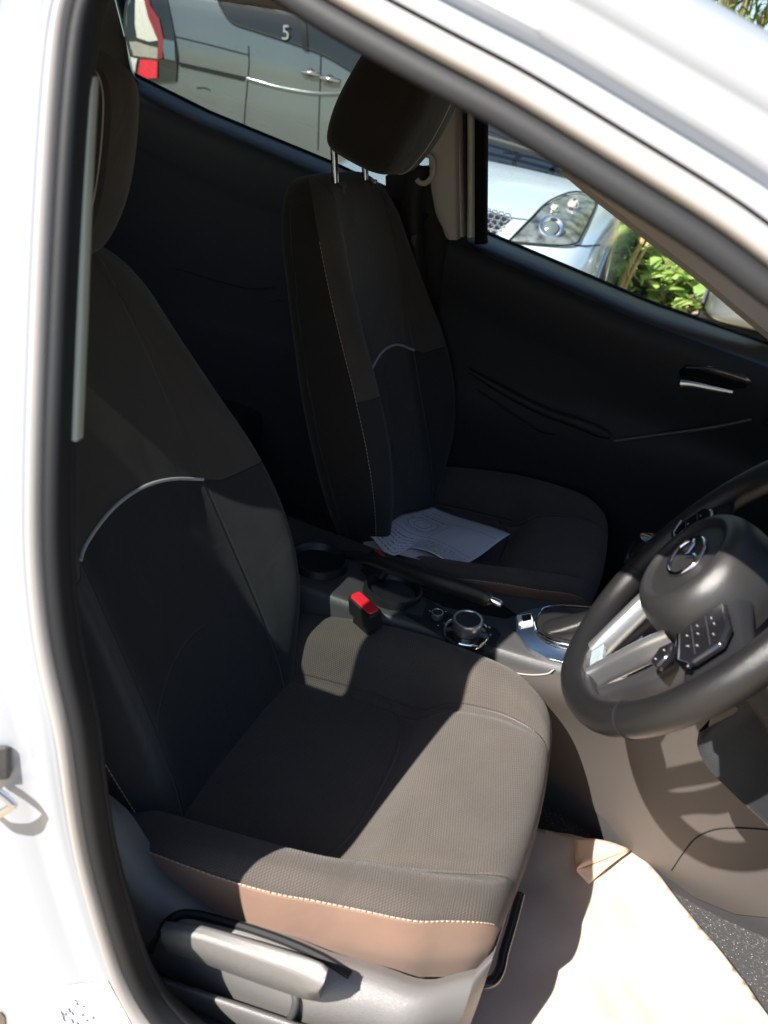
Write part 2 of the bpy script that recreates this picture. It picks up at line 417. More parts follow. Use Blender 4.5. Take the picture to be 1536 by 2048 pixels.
def wheel(parent, c, axis, R_=.31, wd=.2, spokes=5):
    """wheel part with tyre and rim sub-parts; axis = outward unit vector"""
    ax = nrm(axis); up = np.array([0, 0, 1.0]); sd = np.cross(up, ax)
    e = empty('wheel', c, parent)
    M = frame((0, 0, 0), sd, np.cross(ax, sd), ax)
    mb = MB(); mb.lathe([(R_*.62, -wd/2), (R_*.9, -wd/2), (R_*.985, -wd*.4), (R_, -wd*.2), (R_, wd*.2), (R_*.985, wd*.4), (R_*.9, wd/2), (R_*.62, wd/2), (R_*.6, wd*.3), (R_*.6, -wd*.3), (R_*.62, -wd/2)], M, 48)
    for k in range(48):  # tread blocks
        a = k/48*2*math.pi
        for q in (-.33, 0, .33):
            c0 = M @ Vector((math.cos(a)*R_, math.sin(a)*R_, q*wd)); mt = np.array(M.to_3x3()) @ np.array([[math.cos(a), -math.sin(a), 0], [math.sin(a), math.cos(a), 0], [0, 0, 1]])
            mb.box(c0, (.012, .026, wd*.26), mt)
    mb.build('tyre', m_tyre, e)
    mb = MB(); mb.lathe([(0, wd*.30), (.03, wd*.36), (.06, wd*.30), (.07, wd*.22), (R_*.55, wd*.28), (R_*.62, wd*.42), (R_*.63, wd*.48), (R_*.60, wd*.3), (R_*.58, -wd*.3)], M, 48)
    for k in range(spokes):
        a = k/spokes*2*math.pi; mt = np.array(M.to_3x3()) @ np.array([[math.cos(a), -math.sin(a), 0], [math.sin(a), math.cos(a), 0], [0, 0, 1]])
        mb.box(M @ Vector((math.cos(a)*R_*.33, math.sin(a)*R_*.33, wd*.34)), (R_*.5, .05, .03), mt)
    mb.build('rim', m_satin, e, bevel=.004)

# ------------------------------------------------------------------ silver minivan seen through the rear window
def minivan():
    YV = 8.0; root = empty('minivan', (-3.2, YV+.85, 0)); org = np.array([-3.2, YV+.85, 0])
    xr = at(255, 60, 'y', YV)[0]-.08; xf = xr+4.55
    # stations along x: z-y section
    def sect(x, h, hw, bot):
        P = [(-hw*.96, bot), (-hw, bot+.2), (-hw-.012, .75), (-hw, 1.05), (-hw+.01, 1.35), (-hw+.06, min(h-.12, 1.7)), (-hw+.2, h-.02), (0, h), (hw-.2, h-.02), (hw-.06, min(h-.12, 1.7)), (hw-.01, 1.35), (hw, 1.05), (hw+.012, .75), (hw, bot+.2), (hw*.96, bot), (0, bot)]
        return [(x, YV+.85+y, z) for y, z in P]
    st = [(xr-.02, 1.5, .74, .45), (xr, 1.72, .80, .36), (xr+.12, 1.82, .84, .3), (xr+.5, 1.86, .85, .26), (xf-1.6, 1.86, .85, .26), (xf-1.0, 1.62, .84, .26), (xf-.55, 1.36, .82, .26), (xf-.1, 1.36, .76, .28), (xf, 1.3, .6, .35)]
    G = np.array([sect(*a) for a in st]); G = dense(G, 60, 96, cc=True)
    mb = MB(); mb.grid(G, cc=True)
    mb.add([tuple(p) for p in G[0]], [list(range(96))]); mb.add([tuple(p) for p in G[-1]], [list(range(96))[::-1]])
    tr = bvh(mb); mb.v = [tuple(np.array(v)-org) for v in mb.v]
    mb.build('body', m_van, root)
    P = lambda n, poly, mt, off, th=.012, par=root, st_=8: patch(tr, poly, off, th, st_, org).build(n, mt, par)
    P('window', [(425, -60), (440, 8), (465, 45), (510, 62), (600, 92), (660, 117), (730, 160), (775, 205), (800, 190), (760, 60), (700, -40)], m_dark, .008)
    fr = MB(); fr.tube(line_on(tr, [(425, -40), (440, 8), (465, 45), (510, 62), (600, 92), (660, 117), (730, 160)], .008, 50, org), .012, 6); fr.build('window_trim', m_rub, root)
    P('pillar', [(600, 20), (607, 100), (618, 104), (612, 20)], m_rub, .02)
    # tail light
    tl = P('tail_light', [(236, -30), (330, -30), (338, 10), (350, 70), (357, 110), (354, 163), (298, 166), (285, 158), (272, 150), (256, 100)], m_dark, .02, .03)
    P('lens', [(274, -20), (290, -20), (296, 10), (305, 40), (322, 70), (318, 82), (300, 84), (277, 76), (273, 50)], M_('clear_lens', (.75, .72, .66), .12, coat=.6, bump=1, bscale=25), .03, .012, tl, 5)
    P('lens', [(286, -20), (296, -20), (304, 14), (322, 40), (330, 80), (328, 118), (318, 118), (320, 84), (300, 36)], M_('dark_red_lens', (.28, .03, .04), .15, coat=.6), .036, .01, tl, 4)
    P('lens', [(262, 84), (276, 84), (300, 92), (318, 96), (318, 118), (270, 112)], M_('smoked_lens', (.42, .40, .36), .15, coat=.6, bump=.5, bscale=30), .031, .01, tl, 4)
    P('lens', [(284, 119), (318, 122), (318, 156), (300, 158), (279, 154)], M_('red_lens', (.85, .03, .06), .18, coat=.6), .036, .012, tl, 4)
    P('lens', [(262, 114), (278, 118), (272, 148), (264, 140)], M_('white_lens', (.8, .8, .8), .2), .036, .01, tl, 4)
    P('garnish', [(325, 78), (352, 84), (354, 122), (332, 118)], M_('blue_grey_lens', (.10, .16, .20), .12, coat=.6), .034, .01, tl, 4)
    P('slide_rail', [(358, 124), (492, 154), (489, 163), (360, 133)], m_trim, .006, .01)
    for ln in ([(350, 73), (420, 90), (497, 110)], [(497, 92), (498, 130), (492, 200), (486, 280)], [(642, 105), (641, 150), (638, 230), (636, 300)], [(770, 180), (765, 250), (760, 330)]):
        s = MB(); s.tube(line_on(tr, ln, .001, 40, org), .007, 6); s.build('door_seam', m_rub, root)
    s = MB(); s.tube(line_on(tr, [(494, 158), (560, 176), (640, 188), (720, 183), (790, 172)], .002, 60, org), .022, 8, sq=.5); s.build('door_moulding', m_van, root)
    s = MB(); s.tube(line_on(tr, [(394, 176), (410, 176), (421, 181)], .004, 12, org), .006, 6); s.build('fuel_flap_edge', m_rub, root)
    for px, py in ((622, 146), (660, 158)):
        c, n_ = hit(tr, px, py, .03); c = c-org
        h = MB(); h.tube([c+[-.11, .025, -.0], c+[-.085, -.005, 0], c+[0, -.012, 0], c+[.085, -.005, 0], c+[.11, .025, 0]], .019, 10); hd = h.build('door_handle', m_chrome, root)
        h = MB(); G2 = [(c[0]+.055*x, c[1]+.028, c[2]+.04*y) for x, y in disc()]; h.prism(G2, (0, -.012, 0)); h.build('recess', m_dark, hd)
    # reflection on the van window, modelled as a solid figure
    cu = bpy.data.curves.new('reflection_mark', 'FONT'); cu.body = '5'; cu.size = .20; cu.extrude = .003; cu.materials.append(m_dim)
    c, n_ = hit(tr, 565, 80, .03); nb = bpy.data.objects.new('reflection_mark', cu); COL.objects.link(nb); nb.parent = root
    bpy.context.view_layer.update(); nm_ = bpy.data.meshes.new_from_object(nb); nb2 = bpy.data.objects.new('reflection_mark', nm_); bpy.data.objects.remove(nb); nb2.name = 'reflection_mark'; COL.objects.link(nb2); nb2.parent = root
    nb2.location = c-org; nb2.rotation_euler = (math.radians(90), math.radians(-4), 0)
    for px, Y0 in ((None, xr+.85), (None, xf-.85)):
        wheel(root, (Y0-org[0], -.76, .32), (0, -1, 0), .32, .2)
        a = MB(); a.tube([(Y0-org[0]+.37*math.cos(q), -.868, .34+.37*math.sin(q)) for q in np.linspace(-.2, math.pi+.2, 30)], .014, 6); a.build('wheel_arch', m_trim, root)
        a = MB(); a.prism([(Y0-org[0]+.36*math.cos(q), -.8655, .34+.36*math.sin(q)) for q in np.linspace(-.3, math.pi+.3, 30)], (0, .02, 0)); a.build('wheel_well', m_rub, root)
    tag(root, 'silver minivan with red and clear tail lamps seen through the rear side window', 'minivan')
minivan()

# ------------------------------------------------------------------ cars that face the camera
def facing_car(name, Xc, Y0, mt, label, detail=True, scale=1.0):
    org = np.array([Xc, Y0+2, 0]); root = empty(name, org)
    st = [(0.0, .60, .50, .34), (.03, .66, .66, .27), (.10, .735, .78, .23), (.22, .79, .835, .21), (.42, .84, .86, .2), (.8, .905, .875, .2), (1.15, .955, .88, .2), (1.5, .97, .88, .2), (2.6, .98, .885, .2), (3.9, .98, .87, .2), (4.12, .92, .82, .24), (4.2, .7, .7, .34)]
    def sect(y, h, W_, b):
        P = [(0, h+.012), (.35*W_, h+.008), (.7*W_, h-.008), (.87*W_, h-.035), (.965*W_, h-.11), (W_, h-.25), (W_*1.0, .50), (.985*W_, b+.1), (.93*W_, b), (.5*W_, b-.01), (0, b-.01)]
        P = P+[(-x, z) for x, z in P[-2:0:-1]]
        return [(Xc+x*scale, Y0+y, z) for x, z in P]
    G = np.array([sect(*a) for a in st]); G = dense(G, 90, 100, cc=True)
    mb = MB(); mb.grid(G, cc=True); mb.add([tuple(p) for p in G[0]], [list(range(100))]); mb.add([tuple(p) for p in G[-1]], [list(range(100))])
    tr = bvh(mb); mb.v = [tuple(np.array(v)-org) for v in mb.v]; mb.build('body', mt, root, angle=60)
    # greenhouse
    gs = [(1.18, .94, .72), (1.35, 1.04, .74), (1.85, 1.36, .66), (2.3, 1.44, .62), (3.1, 1.42, .61), (3.8, 1.12, .66), (4.0, .96, .68)]
    def gsec(y, h, W_):
        P = [(0, h), (.6*W_, h-.012), (.9*W_, h-.05), (W_*.98+.02, min(h-.1, 1.2)), (W_+.08, .9), (0, .9)]
        P = P+[(-x, z) for x, z in P[-2:0:-1]]
        return [(x*scale, Y0+y-org[1], z) for x, z in P]
    G = dense(np.array([gsec(*a) for a in gs]), 50, 60, cc=True); k = MB(); k.grid(G, cc=True); k.build('windscreen', m_dark, root)
    gr = [(1.88, 1.372, .60), (2.3, 1.452, .57), (3.1, 1.432, .56), (3.4, 1.33, .56)]
    G = dense(np.array([[((t_)*W_*scale, Y0+y-org[1], h-.02*t_*t_) for t_ in np.linspace(-1, 1, 9)] for y, h, W_ in gr]), 20, 18); k = MB(); k.grid(G); k.build('roof', mt, root, solid=.02)
    for sx in (-1, 1):
        for yy in (.82, 3.35):
            wheel(root, (sx*.76*scale, Y0+yy-org[1], .31), (sx, 0, 0), .31, .2)
            a = MB(); a.tube([(sx*.873*scale, Y0+yy-org[1]+.35*math.cos(q), .33+.35*math.sin(q)) for q in np.linspace(-.2, math.pi+.2, 26)], .012, 6); a.build('wheel_arch', mt, root)
            a = MB(); a.prism([(sx*.879*scale, Y0+yy-org[1]+.34*math.cos(q), .33+.34*math.sin(q)) for q in np.linspace(-.3, math.pi+.3, 26)], (-sx*.03, 0, 0)); a.build('wheel_well', m_rub, root)
    tag(root, label, 'car')
    return root, tr, org
root, tr, org = facing_car('parked_car', -.83, 3.12, m_paint_far, 'silver blue car facing the window with a big curved headlight')
P = lambda n, poly, mt, off, th=.01, par=root, st_=8: patch(tr, poly, off, th, st_, org).build(n, mt, par)
HL = [(1016, 485), (1061, 440), (1091, 410), (1129, 391), (1159, 387), (1185, 395), (1192, 406), (1183, 429), (1164, 468), (1149, 489), (1110, 493)]
hl = P('headlight', HL, M_('headlight_housing', (.44, .46, .42), .18, .7, coat=1.0, var=.5, vscale=16, vcol=(.06, .07, .06)), .004, .01, root, 5)
rim_ = MB(); rim_.tube(line_on(tr, HL+[HL[0]], .010, 90, org), .005, 6); rim_.build('seal', m_rub, hl)
def lamp(px, py, r, mt, nm, dep=.02, mt2=None):
    c, n_ = hit(tr, px, py, .018); c = c-org; n_ = nrm(np.array(n_)+[.05, -.5, -.15]); sd = nrm(np.cross([0, 0, 1], n_)); M = frame(c, sd, np.cross(n_, sd), n_)
    k = MB(); k.lathe([(r*.62, -.004), (r*.74, .008), (r*.9, .014), (r, .010), (r*1.04, -.006)], M, 30); k.build('lamp_ring', m_chrome, hl)
    k = MB(); k.lathe([(0, .014), (r*.3, .012), (r*.6, .002), (r*.66, -.01)], M, 30); k.build(nm, mt, hl)
lamp(1100, 462, .064, M_('projector_lens', (.12, .15, .15), .05, .3, coat=.8), 'projector_lens')
lamp(1143, 416, .036, M_('pink_bulb', (.75, .52, .45), .2, .2, coat=.6), 'bulb')
lamp(1106, 424, .026, M_('clear_bulb', (.75, .73, .6), .15, .2, coat=.6), 'bulb')
P('grille', [(905, 405), (971, 426), (1010, 434), (1021, 441), (988, 470), (971, 470), (905, 448)], m_rub, .004, .01, root, 6)
gr = MB()
for j in range(5):
    for i in range(9):
        px = 910+i*13+(j % 2)*6.5; py = 412+i*3.2+j*9.5
        c, n_ = hit(tr, px, py, .014)
        if c is None or px > 1016-(j*7): continue
        c = c-org; gr.tube([c+np.array([.018*math.cos(a), 0, .016*math.sin(a)]) for a in np.linspace(0, 2*math.pi, 6, endpoint=False)], .0035, 4, closed=True)
gr.build('grille_mesh', m_satin, root)
for ln in ([(905, 398), (971, 421), (1022, 436), (1055, 440)], [(1192, 402), (1210, 392), (1240, 385)], [(1149, 491), (1175, 492), (1200, 490)]):
    s = MB(); s.tube(line_on(tr, ln, .001, 30, org), .004, 5); s.build('panel_seam', m_rub, root)
# wipers on the cowl
for a, b, c in (((960, 252), (1000, 268), (1034, 288)), ((1000, 285), (1060, 292), (1110, 312))):
    s = MB(); Q = [at(q[0], q[1], 'y', 4.42)-org for q in (a, b, c)]
    s.tube(catmull(Q, 10), .012, 6); s.tube([Q[2], Q[2]+np.array([.0, .0, -.05])], .018, 8); s.build('wiper', m_trim, root)
s = MB(); s.tube(catmull([at(q[0], q[1], 'y', 4.36)-org for q in ((940, 268), (1000, 285), (1060, 303), (1125, 325))], 20), .022, 8, sq=.5); s.build('cowl', m_trim, root)
# darker car whose wheel shows at the far right of the window
p = at(1425, 615, 'y', 5.4)
root2, tr2, org2 = facing_car('parked_car', p[0]+.80, 5.0, M_('grey_paint', (.20, .21, .22), .3, .4, coat=.6), 'dark grey parked car beyond the leafy plants, its front wheel beside them')
# ================================================================== THE WHITE HATCHBACK (its interior is what the photo shows)
car = empty('hatchback', (0, 0, 0))
tag(car, 'white hatchback in the foreground with its driver door open and black cloth interior', 'car')
def sideY(z, off=0.0):
    q = z-.9; w_ = .16; k = 0.0 if q < -w_ else (q if q > w_ else (q+w_)**2/(4*w_))
    return -0.72+k*0.35+off
def on_side(px, py):
    d = _f + RT*((px-768)/FPX) + UP*((1024-py)/FPX); t = .05
    while t < 3:
        p = CAM+t*d
        if p[1] > sideY(p[2]): return p
        t += .0005
# aperture of the open front door, closed loop in x,z
ap = [on_side(*q)[[0, 2]] for q in [(1536, 622), (1400, 514), (1200, 388), (1000, 262), (900, 208), (700, 98), (560, 14)]]
ap += [(.075, 1.352), (.030, 1.354), (.000, 1.338), (-.009, 1.31)]
ap += [on_side(*q)[[0, 2]] for q in [(166, 130), (152, 300), (136, 600), (125, 900), (121, 1100), (140, 1300), (170, 1430), (186, 1536), (206, 1700), (246, 1850), (312, 2040)]]
ap += [(.27, .455), (.36, .405), (.50, .375), (.75, .365), (.98, .38), (1.10, .45), (1.14, .60), (1.13, .78), (1.02, .92), (.86, 1.03), (.66, 1.145)]
ap = catmull(np.array(ap), 320, closed=True)
N_ = len(ap)
for _ in range(26): ap = (np.roll(ap, 1, 0)+2*ap+np.roll(ap, -1, 0))/4
tg = np.roll(ap, -1, 0)-np.roll(ap, 1, 0); tg /= np.linalg.norm(tg, axis=1)[:, None]
nz_ = np.stack([tg[:, 1], -tg[:, 0]], 1)
ctr = ap.mean(0)
if ((ap-ctr)*nz_).sum() < 0: nz_ = -nz_
def smooth_n(n, k=14):
    for _ in range(k): n = (np.roll(n, 1, 0)+2*n+np.roll(n, -1, 0))/4
    return n/np.linalg.norm(n, axis=1)[:, None]
nz_ = smooth_n(nz_)
def ring(i, prof_):
    x, z = ap[i]; nx, nz = nz_[i]; out = []
    for o, w_ in prof_:
        zz = z+o*nz; out.append((x+o*nx, sideY(zz)-w_, zz))
    return out
def ks(i): return 1-.32*(1-sm((nz_[i][1]-.1)/.4))
def kso(i, P): return [((o*ks(i) if o <= .035 else o-(1-ks(i))*.035), w_) for o, w_ in P]
sm = lambda x: max(0.0, min(1.0, x))**2*(3-2*max(0.0, min(1.0, x)))
def sweep(mb, prof_, closed=True, wf=None, lo=0, hi=None):
    G = []
    for i in range(N_):
        P = kso(i, prof_ if wf is None else wf(i))
        G.append(ring(i, P))
    mb.grid(np.array(G), cr=True, cc=closed); return mb
sm = lambda x: max(0.0, min(1.0, x))**2*(3-2*max(0.0, min(1.0, x)))
def bodyprof(i):
    base = [(.034, -.030), (.0342, -.015), (.0345, .000), (.0355, .007), (.039, .009), (.0415, .005), (.0430, -.001), (.0475, -.002), (.0515, .004), (.056, .012), (.064, .014), (.0675, .011), (.070, .008), (.0745, .0075), (.0785, .011), (.084, .017)]
    roof = [(.090, .018), (.098, .014), (.105, .006), (.111, -.008), (.115, -.03), (.118, -.07), (.120, -.15)]
    side_ = [(.088, .020), (.092, .022), (.097, .022), (.101, .018), (.105, .014), (.110, .010), (.116, .004)]
    low = [(.095, .027), (.104, .03), (.12, .036), (.15, .036), (.20, .034), (.26, .02), (.30, -.04)]
    up = sm((nz_[i][1]-.25)/.4); dn = sm((-nz_[i][1]-.2)/.5)
    base = [(o, w_*(1-.75*(1-max(up, 0)))) if k > 7 else (o, w_) for k, (o, w_) in enumerate(base)]
    wide = [(.095, .024), (.104, .024), (.112, .022), (.13, .018), (.17, .014), (.21, .014), (.26, .013)]; kz = sm((ap[i][1]-.93)/.14); side_ = [(a_*kz+c_*(1-kz), b_*kz+d_*(1-kz)) for (a_, b_), (c_, d_) in zip(side_, wide)]
    side_ = [(o, w_*.35+.003) for o, w_ in side_]; low = [(o, w_*.5) for o, w_ in low]
    T = [tuple(np.array(s_)*(1-up-dn)+np.array(r_)*up+np.array(l_)*dn) for s_, r_, l_ in zip(side_, roof, low)]
    return base+T
mb = MB(); sweep(mb, None, closed=False, wf=bodyprof)
body_tr = bvh(mb); body = mb.build('body', m_paint, car, angle=60)
mb = MB(); sweep(mb, [(.004, -.018), (.001, -.010), (.000, .000), (.0015, .004), (.005, .0065), (.011, .0075), (.0165, .006), (.0180, .003), (.020, -.01), (.03, -.018)]); mb.build('door_seal', m_rub, car, angle=80)
mb = MB(); sweep(mb, [(.0175, -.02), (.0172, .004), (.0195, .0105), (.0235, .0145), (.0285, .0145), (.0325, .009), (.0338, -.004), (.0335, -.03)]); mb.build('seal_lip', m_rub2, car, angle=80)
# inner lining behind the seal (black low, pale high)
mb = MB(); sweep(mb, [(.005, -.010), (.002, -.013), (.003, -.018), (.014, -.026), (.04, -.040), (.09, -.05), (.09, -.04), (.03, -.02)]); mb.build('aperture_trim', m_trim, car, angle=80)
# roof skin, headliner, far rail
def rz(x, y):    # roof height
    zr = float(np.interp(x, [-1.6, -1.0, -.4, .13, .45, .60], [1.40, 1.45, 1.465, 1.450, 1.335, 1.265]))
    return zr+.02*(1-(y/.6)**2)
xs = np.linspace(-1.7, .56, 40); ys = np.linspace(-.455, .56, 24)
G = np.array([[(x, y, rz(x, y)) for y in ys] for x in xs]); mb = MB(); mb.grid(G); mb.build('roof_panel', m_paint, car)
G = np.array([[(x, y, rz(x, y)-.035-.03*abs(y/.56)**4) for y in np.linspace(-.48, .54, 24)] for x in np.linspace(-1.6, .56, 40)]); mb = MB(); mb.grid(G); mb.build('headliner', m_head, car)
mb = MB(); G = [[(x, y, z+float(np.interp(x, [-1.7, -1.0, -.4, .03], [-.06, -.012, 0, 0]))) for y, z in ((-.40, 1.478), (-.47, 1.468), (-.53, 1.445), (-.575, 1.405), (-.592, 1.365), (-.585, 1.335), (-.54, 1.33), (-.50, 1.36), (-.45, 1.40))] for x in np.linspace(-1.7, -.045, 30)]; mb.grid(dense(np.array(G), 30, 40)); mb.build('side_rail', m_paint, car)
G = np.array([[(x, y, z-.04*abs(y/.6)**2-.03) for y in np.linspace(-.60, .60, 14)] for x, z in ((.57, 1.315), (.75, 1.235), (.95, 1.13), (1.18, 1.01))]); mb = MB(); mb.grid(G); mb.build('windscreen', glass('windscreen_glass', (.90, .94, .93), .05), car)
# far side rail, pillars
def far_rail(x): return (x, .575, rz(x, .56)-.05)
mb = MB(); mb.tube([(-1.6, .60, 1.32), (-.9, .575, 1.42), (-.2, .572, 1.43), (.15, .575, 1.405), (.50, .585, 1.30)], .035, 10, sq=.7); mb.build('roof_rail', m_head, car)
# far front pillar lining: seen as a pale strip over the window corner
Fp = [at(1120, 345, 'y', .61), at(1180, 395, 'y', .62), at(1300, 488, 'y', .64), at(1400, 566, 'y', .655), at(1470, 625, 'y', .665), at(1560, 700, 'y', .675)]
mb = MB(); up_ = np.array([.25, 0, .97])
A = catmull(np.array(Fp), 30)
G = np.array([[p, p+up_*.012+[0, -.012, 0], p+up_*.05+[0, -.012, 0], p+up_*.07+[0, .02, 0], p+up_*.05+[0, .05, 0], p+[0, .045, 0]] for p in A]); mb.grid(G, cc=True); mb.build('front_pillar_trim', m_beige, car)
# tailgate end, front bulkhead, floor pan and shell so that the cabin is a closed room
mb = MB()
mb.prism([(-1.62, -.62, .35), (-1.62, .62, .35), (-1.62, .62, 1.05), (-1.62, -.62, 1.05)], (-.03, 0, 0)); mb.build('tailgate_trim', m_trim, car)
G = dense(np.array([[(1.25, y, .30), (1.32, y, .55), (1.30, y, .95), (1.10, y, 1.02)] for y in (-.72, -.3, .3, .72)]), 12, 12); mb = MB(); mb.grid(G); mb.build('bulkhead', m_trim, car)
mb = MB(); G = dense(np.array([[(x, y, z) for y in np.linspace(-.70, .70, 9)] for x, z in ((-1.65, .40), (-1.0, .38), (-.45, .30), (0, .295), (.5, .295), (.85, .30), (1.05, .38), (1.28, .58))]), 60, 60)
mb.grid(G); mb.build('carpet', m_carpet, car)
# sill: black plastic scuff inside the door aperture
mb = MB(); G = [[(x, y, z) for y, z in ((-.70, .34), (-.665, .395), (-.64, .40), (-.60, .38), (-.585, .30))] for x in np.linspace(.1, 1.1, 12)]
mb.grid(dense(np.array(G), 24, 18)); mb.build('sill_trim', m_trim, car)
# near rear door with tinted glass (throws the second patch of light on the seats)
rd = empty('rear_door', (-.6, -.72, .4), car); ro = np.array([-.6, -.72, .4])
def sheet(mb, outline, yoff, th): mb.prism([np.array([x, sideY(z)+yoff, z])-ro for x, z in outline], (0, th, 0))
mb = MB(); G = [[np.array([x, sideY(z)-.004-.03*math.sin(math.pi*(z-.35)/.68), z])-ro for z in np.linspace(.36, .99, 10)] for x in (-.97, -.6, -.115)]
mb.grid(dense(np.array(G), 20, 20)); mb.build('door_skin', m_paint, rd, solid=.012)
mb = MB(); sheet(mb, [(-.035, .98), (-.045, 1.345), (-.168, 1.345), (-.148, .98)], .012, .02); sheet(mb, [(-.165, 1.272), (-.7, 1.30), (-.95, 1.19), (-.98, 1.23), (-.72, 1.34), (-.17, 1.31)], .002, .02); sheet(mb, [(-.93, .98), (-1.0, 1.21), (-.94, 1.22), (-.88, .98)], .0, .02); mb.build('window_frame', m_trim, rd)
mb = MB(); mb.prism([np.array([x, sideY(z)+.006, z])-ro for x, z in [(-.150, .985), (-.165, 1.285), (-.7, 1.305), (-.95, 1.20), (-.90, .985)]], (0, .004, 0)); mb.build('window_glass', m_tint, rd)
mb = MB(); mb.prism([np.array([x, sideY(1.0)+.06, z])-ro for x, z in [(-.10, .38), (-.10, .99), (-1.0, .99), (-1.0, .38)]], (0, .02, 0)); mb.build('door_card', m_trim, rd)
# rear quarter, near and far, and C pillars
for s_ in (-1, 1):
    mb = MB()
    mb.prism([(-.96, s_*.66, .38), (-.96, s_*.66, 1.2), (-1.62, s_*.60, 1.40), (-1.66, s_*.62, .38)], (0, s_*.03, 0))
    mb.build('rear_quarter_trim', m_trim, car)
mb = MB(); mb.prism([(-.16, -.66, .38), (-.16, -.655, 1.01), (-.06, -.655, 1.03), (-.02, -.665, .9), (-.01, -.68, .38)], (0, .03, 0)); mb.build('pillar_lower_trim', m_trim, car)
# pale upper pillar lining on the near side
Q = [on_side(*q) for q in [(158, 150), (150, 300), (142, 500), (137, 650), (131, 800), (127, 893)]]
mb = MB(); G = np.array([[p+np.array([a, b, 0]) for a, b in ((-.0035, .012), (.0008, .012), (.0012, .014), (.000, .022), (-.03, .035), (-.03, .015))] for p in catmull(np.array(Q), 24)]); mb.grid(G, cc=True)
mb.add([tuple(p) for p in G[-1]], [list(range(6))]); mb.build('pillar_upper_trim', M_('pale_green_grey_trim', (.30, .33, .29), .6), car, angle=80)
# striker and tyre label on the near pillar
def hitb(px, py, off=0.0): return hit(body_tr, px, py, off)
c, n_ = hitb(14, 1520, .003)
st = MB()
if c is not None:
    x_ = nrm(np.cross([0, 0, 1], n_)); u_ = np.cross(n_, x_); M3 = np.array([x_, u_, n_]).T
    st.box(c+x_*-.012+u_*0, (.030, .034, .006), M3)
    sp_ = empty('door_striker', tuple(c), car); st.v = [tuple(np.array(v)-c) for v in st.v]; st.build('base_plate', m_trimg, sp_, bevel=.003)
    lp = MB(); lp.tube(catmull([hitb(-6, 1545, .004)[0]-c, hitb(4, 1540, .016)[0]-c, hitb(28, 1568, .020)[0]-c, hitb(30, 1580, .020)[0]-c, hitb(8, 1610, .018)[0]-c, hitb(-8, 1622, .004)[0]-c], 30), .0035, 10); lp.build('loop', m_post, sp_)
lab = patch(body_tr, [(98, 1975), (215, 1960), (262, 2046), (262, 2075), (98, 2075)], .0012, 0, 10)
lb = lab.build('pressure_label', m_label, car)
k = MB()
for j, (px, py, l) in enumerate([(124, 2018, 10), (133, 2022, 5), (139, 2012, 9), (146, 2020, 6), (128, 2030, 9), (145, 2034, 9), (156, 2040, 6), (166, 2008, 3), (164, 2025, 4), (172, 2036, 4), (185, 2030, 5), (153, 2003, 4), (149, 1996, 3), (178, 2046, 7), (133, 2044, 8)]):
    a, _n = hitb(px, py, .0022); b, _n = hitb(px+l*.45, py+l, .0022)
    if a is not None and b is not None: k.tube([a, b], .0011, 5)
k.build('print', m_print, lb); bpy.data.objects['print'].matrix_parent_inverse = Matrix.Identity(4)
st = patch(body_tr, [(-20, 2022), (4, 2024), (11, 2032), (11, 2060), (-20, 2060)], .0015, .002, 5); st.build('hinge_cover', m_gloss, car)

# ------------------------------------------------------------------ far doors
def belt(x): return float(np.interp(x, [-.90, -.846, -.673, -.356, -.1, .024, .173, .396, .604, .9], [1.225, 1.212, 1.173, 1.122, 1.07, 1.049, 1.024, .986, .964, .93]))
m_doorlow = M_('door_lower_plastic', (.014, .016, .021), .6, spec=.3, bump=.3, bscale=700)
m_doorrear_lifted = M_('rear_door_plastic_lifted', (.07, .074, .09), .65, spec=.3, bump=.3, bscale=700)  # same door plastic, colour lifted to stand in for missing cabin light
def door_card(name, x0, x1, extra=None):
    e = empty(name, ((x0+x1)/2, .70, .40), car); o = np.array(((x0+x1)/2, .70, .40)); xs = np.linspace(x0, x1, 40); G = []
    for x in xs:
        b = belt(x)
        G.append([(x, .715, b-.02), (x, .703, b-.001), (x, .680, b+.000), (x, .657, b-.003), (x, .634, b-.008), (x, .612, b-.017), (x, .596, b-.032), (x, .592, b-.06), (x, .602, b-.11), (x, .618, b-.17), (x, .628, min(.76, b-.22)), (x, .622, .70), (x, .626, .64), (x, .636, .56), (x, .640, .45), (x, .645, .27)])
    A = catmull(np.swapaxes(np.array(G), 0, 1), 70); G = np.swapaxes(A, 0, 1)
    mb = MB(); mb.grid(G); C_ = G.shape[1]-1; tr_ = bvh(mb)
    for k in range(len(mb.f)): mb.mi[k] = 0 if (k % C_) < C_*.35 else 1
    mb.v = [tuple(np.array(v)-o) for v in mb.v]; mb.build('door_card', [m_belt, m_doorlow if x0 > -.5 else m_doorrear_lifted], e, angle=70)
    mb = MB(); mb.tube([np.array([x, .703, belt(x)+.0])-o for x in xs], .006, 8); mb.build('window_seal', m_rub, e)
    return e, o, tr_
fd, fo, fdt = door_card('passenger_door', -.03, 1.05)
rdr, rdo, rdt = door_card('far_rear_door', -.96, -.10)
bpy.data.objects['far_rear_door'].name = 'rear_door'
mb = MB(); mb.prism([np.array(q)-fo for q in [(-.03, .70, 1.04), (-.06, .60, 1.40), (.16, .60, 1.40), (.50, .61, 1.27), (.92, .68, .93), (.5, .70, .96)]], (0, .004, 0)); mb.build('window_glass', m_glass, fd)
mb = MB(); mb.prism([np.array(q)-rdo for q in [(-.09, .70, 1.06), (-.12, .60, 1.42), (-.88, .61, 1.40), (-.87, .70, 1.20), (-.35, .70, 1.12)]], (0, .004, 0)); mb.build('window_glass', m_tint, rdr)
